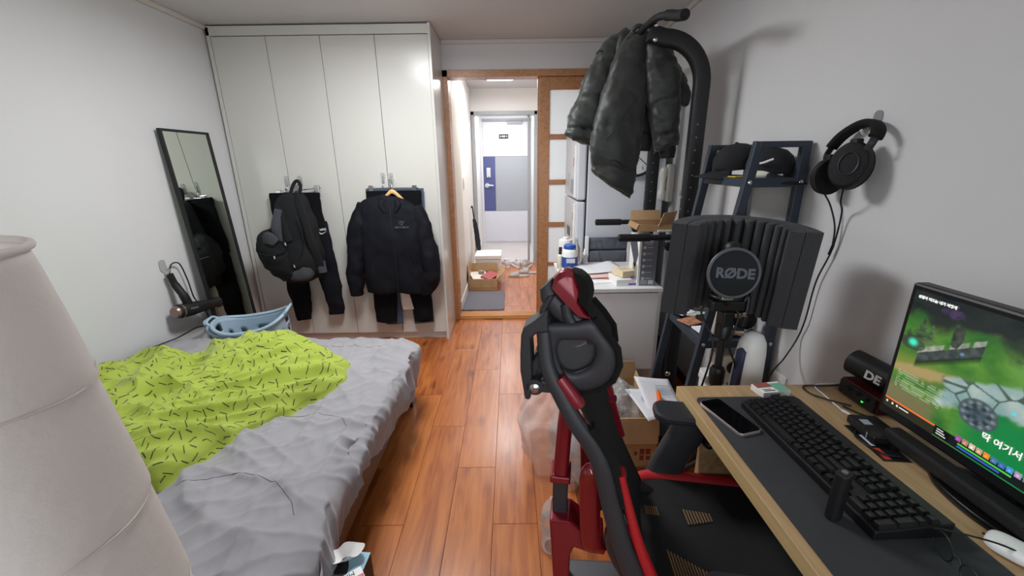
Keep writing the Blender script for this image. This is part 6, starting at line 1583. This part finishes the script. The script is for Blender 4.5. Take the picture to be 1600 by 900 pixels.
# rear bracket and pivots
bk = [(-.343, 1.136), (-.365, 1.114), (-.389, 1.096), (-.394, 1.08), (-.396, 1.04), (-.396, 1.004), (-.387, .942), (-.376, .942), (-.372, 1.0), (-.374, 1.045), (-.376, 1.072), (-.365, 1.085), (-.342, 1.088)]
XZ = Matrix(((1, 0, 0, 0), (0, 0, 1, 0), (0, 1, 0, 0), (0, 0, 0, 1)))
co(G().prism(bk, .05, Matrix.Translation((0, -.125, 0)) @ XZ), 'rear_bracket', CBLK, bevel=.005, seg=3)
co(G().tube([(-.367, -.125, .972), (-.367, .05, .972)], .017, 18), 'pivot_tube', CBLK, smooth=50)
co(G().tube([(-.352, -.11, 1.05), (-.352, .03, 1.05)], .013, 16), 'pivot_tube', CBLK, smooth=50)
co(G().lathe([(.010, 0), (.010, .004), (.005, .007)], 18, mat=frame((-.367, -.125, .972), (1, 0, 0), (0, 0, 1))), 'bolt', STEEL, smooth=50)
for y_ in (-.112, .05): co(G().bar((-.368, y_, .972), (-.325, y_, .972), .02, .026), 'link', CBLK, bevel=.004)
co(G().bar((-.378, -.1, .99), (-.352, -.1, 1.04), .02, .02), 'link', CBLK, bevel=.004)
# red spine, joint and lower frame
co(G().loft([((-.30, -.02, .92), (.016, 0, 0), (0, .022, 0)), ((-.309, -.02, .83), (.017, 0, 0), (0, .024, 0)), ((-.316, -.02, .69), (.018, 0, 0), (0, .026, 0))], 14, .45), 'spine', RED, smooth=40)
co(G().b2((-.333, -.045, .585), (-.298, .005, .685)), 'joint', CBLK, bevel=.004)
co(G().b2((-.34, -.05, .678), (-.292, .01, .698)), 'joint_collar', RED, bevel=.004)
lf = [(-.338, .59), (-.29, .592), (-.255, .565), (-.21, .545), (-.205, .505), (-.24, .505), (-.278, .515), (-.286, .49), (-.288, .33), (-.322, .33), (-.33, .46)]
co(G().prism(lf, .075, Matrix.Translation((0, -.07, 0)) @ XZ), 'lower_frame', RED, bevel=.006, seg=3)
for s_ in (-1, 1):
    P = smoothpath([(-.205, s_*.135, .80), (-.235, s_*.12, .795), (-.25, s_*.1, .75), (-.247, s_*.085, .65), (-.24, s_*.07, .55), (-.225, s_*.06, .525)], 6)
    co(G().loft([(p, Vector((.023, 0, .004)), Vector((0, .02, 0))) for p in P], 14, .45), 'frame_arm', RED, smooth=40)
    P = smoothpath([(-.19, s_*.15, .70), (-.2, s_*.12, .62), (-.17, s_*.1, .52), (-.12, s_*.1, .45)], 5)
    co(G().loft([(p, Vector((.016, 0, .004)), Vector((0, .014, 0))) for p in P], 12, .6), 'frame_stay', CBLK, smooth=50)
    co(G().tube([(-.15, s_*.09, .50), (-.15, s_*.15, .50)], .02, 16), 'recline_knob', CBLK, smooth=50)
co(G().bar((-.31, 0, .33), (.08, 0, .38), .07, .05), 'tilt_beam', CBLK, bevel=.008)
co(G().b2((-.04, -.09, .36), (.2, .09, .425)), 'mechanism', CBLK, bevel=.01)
co(G().cyl((.08, 0, .09), (.08, 0, .36), .025), 'gas_column', CBLK, smooth=50)
for k in range(5):
    a = 2*PI*k/5+.35; d = Vector((math.cos(a), math.sin(a), 0)); p = Vector((.08, 0, 0))
    co(G().loft([(p+d*.02+Vector((0, 0, .10)), d.cross(Vector((0, 0, 1)))*.03, Vector((0, 0, .022))), (p+d*.31+Vector((0, 0, .075)), d.cross(Vector((0, 0, 1)))*.018, Vector((0, 0, .013)))], 12, .6), 'base_spoke', CBLK, smooth=50)
    e = p+d*.31; ax_ = d.cross(Vector((0, 0, 1)))
    c_ = co(G().tube([e-ax_*.022+Vector((0, 0, .03)), e-ax_*.006+Vector((0, 0, .03))], .03, 18).tube([e+ax_*.006+Vector((0, 0, .03)), e+ax_*.022+Vector((0, 0, .03))], .03, 18), 'caster', BLK, smooth=50)
# armrests
for s_ in (-1, 1):
    y_ = s_*.275
    co(G().prism(rrect(.26, .095, .035, 6), .026, Matrix.Translation((.07, y_, .672))), 'armrest_pad', M('armrest_rubber', (32, 34, 40), .55), bevel=.008, seg=3)
    co(G().loft([((.06, y_, .672), (.055, 0, 0), (0, .026, 0)), ((.04, y_, .62), (.05, 0, 0), (0, .026, 0)), ((-.0, y_, .52), (.05, 0, 0), (0, .024, 0)), ((-.03, y_-s_*.01, .43), (.05, 0, 0), (0, .024, 0)), ((-.02, y_-s_*.06, .40), (.045, 0, 0), (0, .02, 0))], 16, .6), 'armrest_post', CBLK, smooth=50)
    co(G().ball((.1, y_-s_*.0, .6), (.018, .034, .018), 14, 8), 'armrest_button', BLK, smooth=60)

# ================================================================ THINGS ON THE FLOOR BEHIND THE CHAIR
t = thing('moving_carton', 'open cardboard box with plastic waste behind the chair', 'box', (.58, 1.78, 0))
bx0, bx1, by0, by1, bh = .43, .665, 1.60, 1.98, .27
open_box(t, bx0, bx1, by0, by1, bh)
flap(t, (bx0, by1, bh), (bx1, by1, bh), (0, .12, 1), .09); flap(t, (bx0, by0, bh), (bx0, by1, bh), (-1, 0, -.5), .1); flap(t, (bx1, by0, bh), (bx1, by1, bh), (.12, 0, -1), .1); flap(t, (bx0+.05, by0, bh), (bx1, by0, bh), (0, -.25, -1), .12)
flap(t, (bx1-.02, by1-.05, bh+.02), (bx1-.02, by0+.15, bh-.02), (.1, 0, 1), .05)
text('사과', .05, M('red_brown_print', (140, 60, 50), .7), 'printed_mark', t, frame((.62, 1.557, .10), (1, 0, 0), (0, 0, 1)), .0006) if False else None
g = G()
for i, (a, b_, c_, d_) in enumerate(((0, 0, .022, .03), (.028, .0, .022, .03), (0, -.035, .02, .028), (.03, -.035, .02, .02), (-.03, -.01, .014, .02))): g.b2((.60+a-c_/2, by0-.0012, .09+b_-d_/2), (.60+a+c_/2, by0-.0002, .09+b_+d_/2))
g.obj('printed_mark', M('red_brown_print', (140, 60, 50), .7), t)
PLAS = M('clear_crinkled_film', (226, 228, 230), .12, alpha=.32, spec=.9, bump=(40, .8))
g = G().ball((.545, 1.79, .24), (.08, .11, .1), 36, 22).wrinkle(.045, 14, 2).wrinkle(.012, 45, 5)
tag(g.obj('clear_plastic_bag', PLAS, smooth=60, origin=(.545, 1.8, .15)), 'crumpled clear plastic bag inside the cardboard box', 'bag')
t = thing('loose_papers', 'stack of printed papers sticking out beside the cardboard box', 'papers', (.7, 1.72, .25))
def psheet(o_, x_, y_, w_, h_, nm='sheet'):
    m4 = frame(o_, x_, y_); g = G(); g.grid(lambda u, v: m4 @ Vector(((u-.5)*w_, (v-.5)*h_, .008*math.sin(u*3+v*2))), 8, 8)
    o = g.obj(nm, PAPER, t, smooth=70); o.modifiers.new('s', 'SOLIDIFY').thickness = .001; return o, m4
o1, m1 = psheet((.70, 1.70, .315), (1, .15, -.12), (-.2, .85, .35), .19, .24)
o2, m2 = psheet((.63, 1.67, .305), (.9, .3, -.05), (-.25, .85, .2), .13, .2)
lines(o1, m1 @ Matrix.Translation((.03, .06, .011)), 5, .09, .012); lines(o2, m2 @ Matrix.Translation((.0, .03, .011)), 4, .05, .012)
tag(G().tube([(.685, 1.70, .345), (.68, 1.665, .338), (.665, 1.615, .322), (.662, 1.60, .318)], [.009, .011, .012, .009], 14).obj('orange_marker', M('orange_plastic', (238, 112, 36), .35), smooth=50, origin=(.67, 1.65, .33)), 'orange marker lying on the loose papers', 'marker')
# bag of water bottles
WB = M('pet_clear', (232, 238, 242), .1, alpha=.28, spec=.8, bump=((2, 2, 160), .15))
def bottle(c, label, cap=True, h=1.0, lean=(0, 0, 0), lid=(90, 160, 220), group='empty water bottles behind the chair'):
    t = thing('water_bottle', label, 'bottle', c, rot=lean, group=group)
    pr = [(.03, .0), (.042, .006), (.044, .02)]
    for k in range(6): pr += [(.044, .03+.028*k), (.0415, .044+.028*k)]
    pr += [(.044, .21), (.043, .225), (.03, .265), (.015, .285), (.0135, .30)]
    G().lathe([(r, z*h) for r, z in pr], 24).obj('body', WB, t, local=True, smooth=60)
    if cap: G().lathe([(.0155, .298*h), (.0155, .314*h), (.013, .316*h)], 18).obj('cap', M('cap_%d' % lid[0], lid, .4), t, local=True, smooth=50)
    G().lathe([(.0446, .12*h), (.0446, .17*h)], 24, cap=False).obj('label_band', M('pale_label', (206, 220, 232), .4, trans=.5), t, local=True, smooth=50)
bottle((.205, 1.66, .004), 'clear water bottle with blue cap in the plastic bag', True, 1.0, (.05, .05, 0))
bottle((.29, 1.69, .004), 'clear water bottle beside the blue-capped one in the bag', True, .95, (0, .1, 0), (150, 196, 232))
bottle((.245, 1.50, .0), 'clear uncapped bottle in front of the plastic bag', False, 1.0, (.1, .12, 0))
bottle((.14, 1.19, .0), 'clear uncapped bottle standing nearest beside the chair foot', False, .75)
def bagp(u, v):
    a = 2*PI*u; h_ = .40*v
    r = (.15+.03*math.sin(PI*v*.9))*(1-.55*max(0, v-.62)/.38)
    r *= 1+.12*math.sin(5*a+4*v)+.07*math.sin(11*a-7*v)*v
    return (.215+r*1.05*math.cos(a), 1.70+r*1.0*math.sin(a), .004+h_+.02*math.sin(3*a)*v)
g = G().grid(bagp, 72, 30).wrinkle(.014, 16, 3)
tag(g.obj('plastic_bag', M('pinkish_film', (240, 220, 216), .3, alpha=.34, spec=.7, bump=(30, .6)), smooth=60, origin=(.215, 1.7, 0)), 'translucent pinkish plastic bag holding bottles behind the chair', 'bag')
tag(G().box((.33, 1.52, .05), (.09, .12, .1), (.1, .2, .4)).obj('pale_carton', M('pale_card', (196, 176, 160), .7), bevel=.002, origin=(.33, 1.52, 0)), 'small pale carton between bottles behind the chair', 'box')
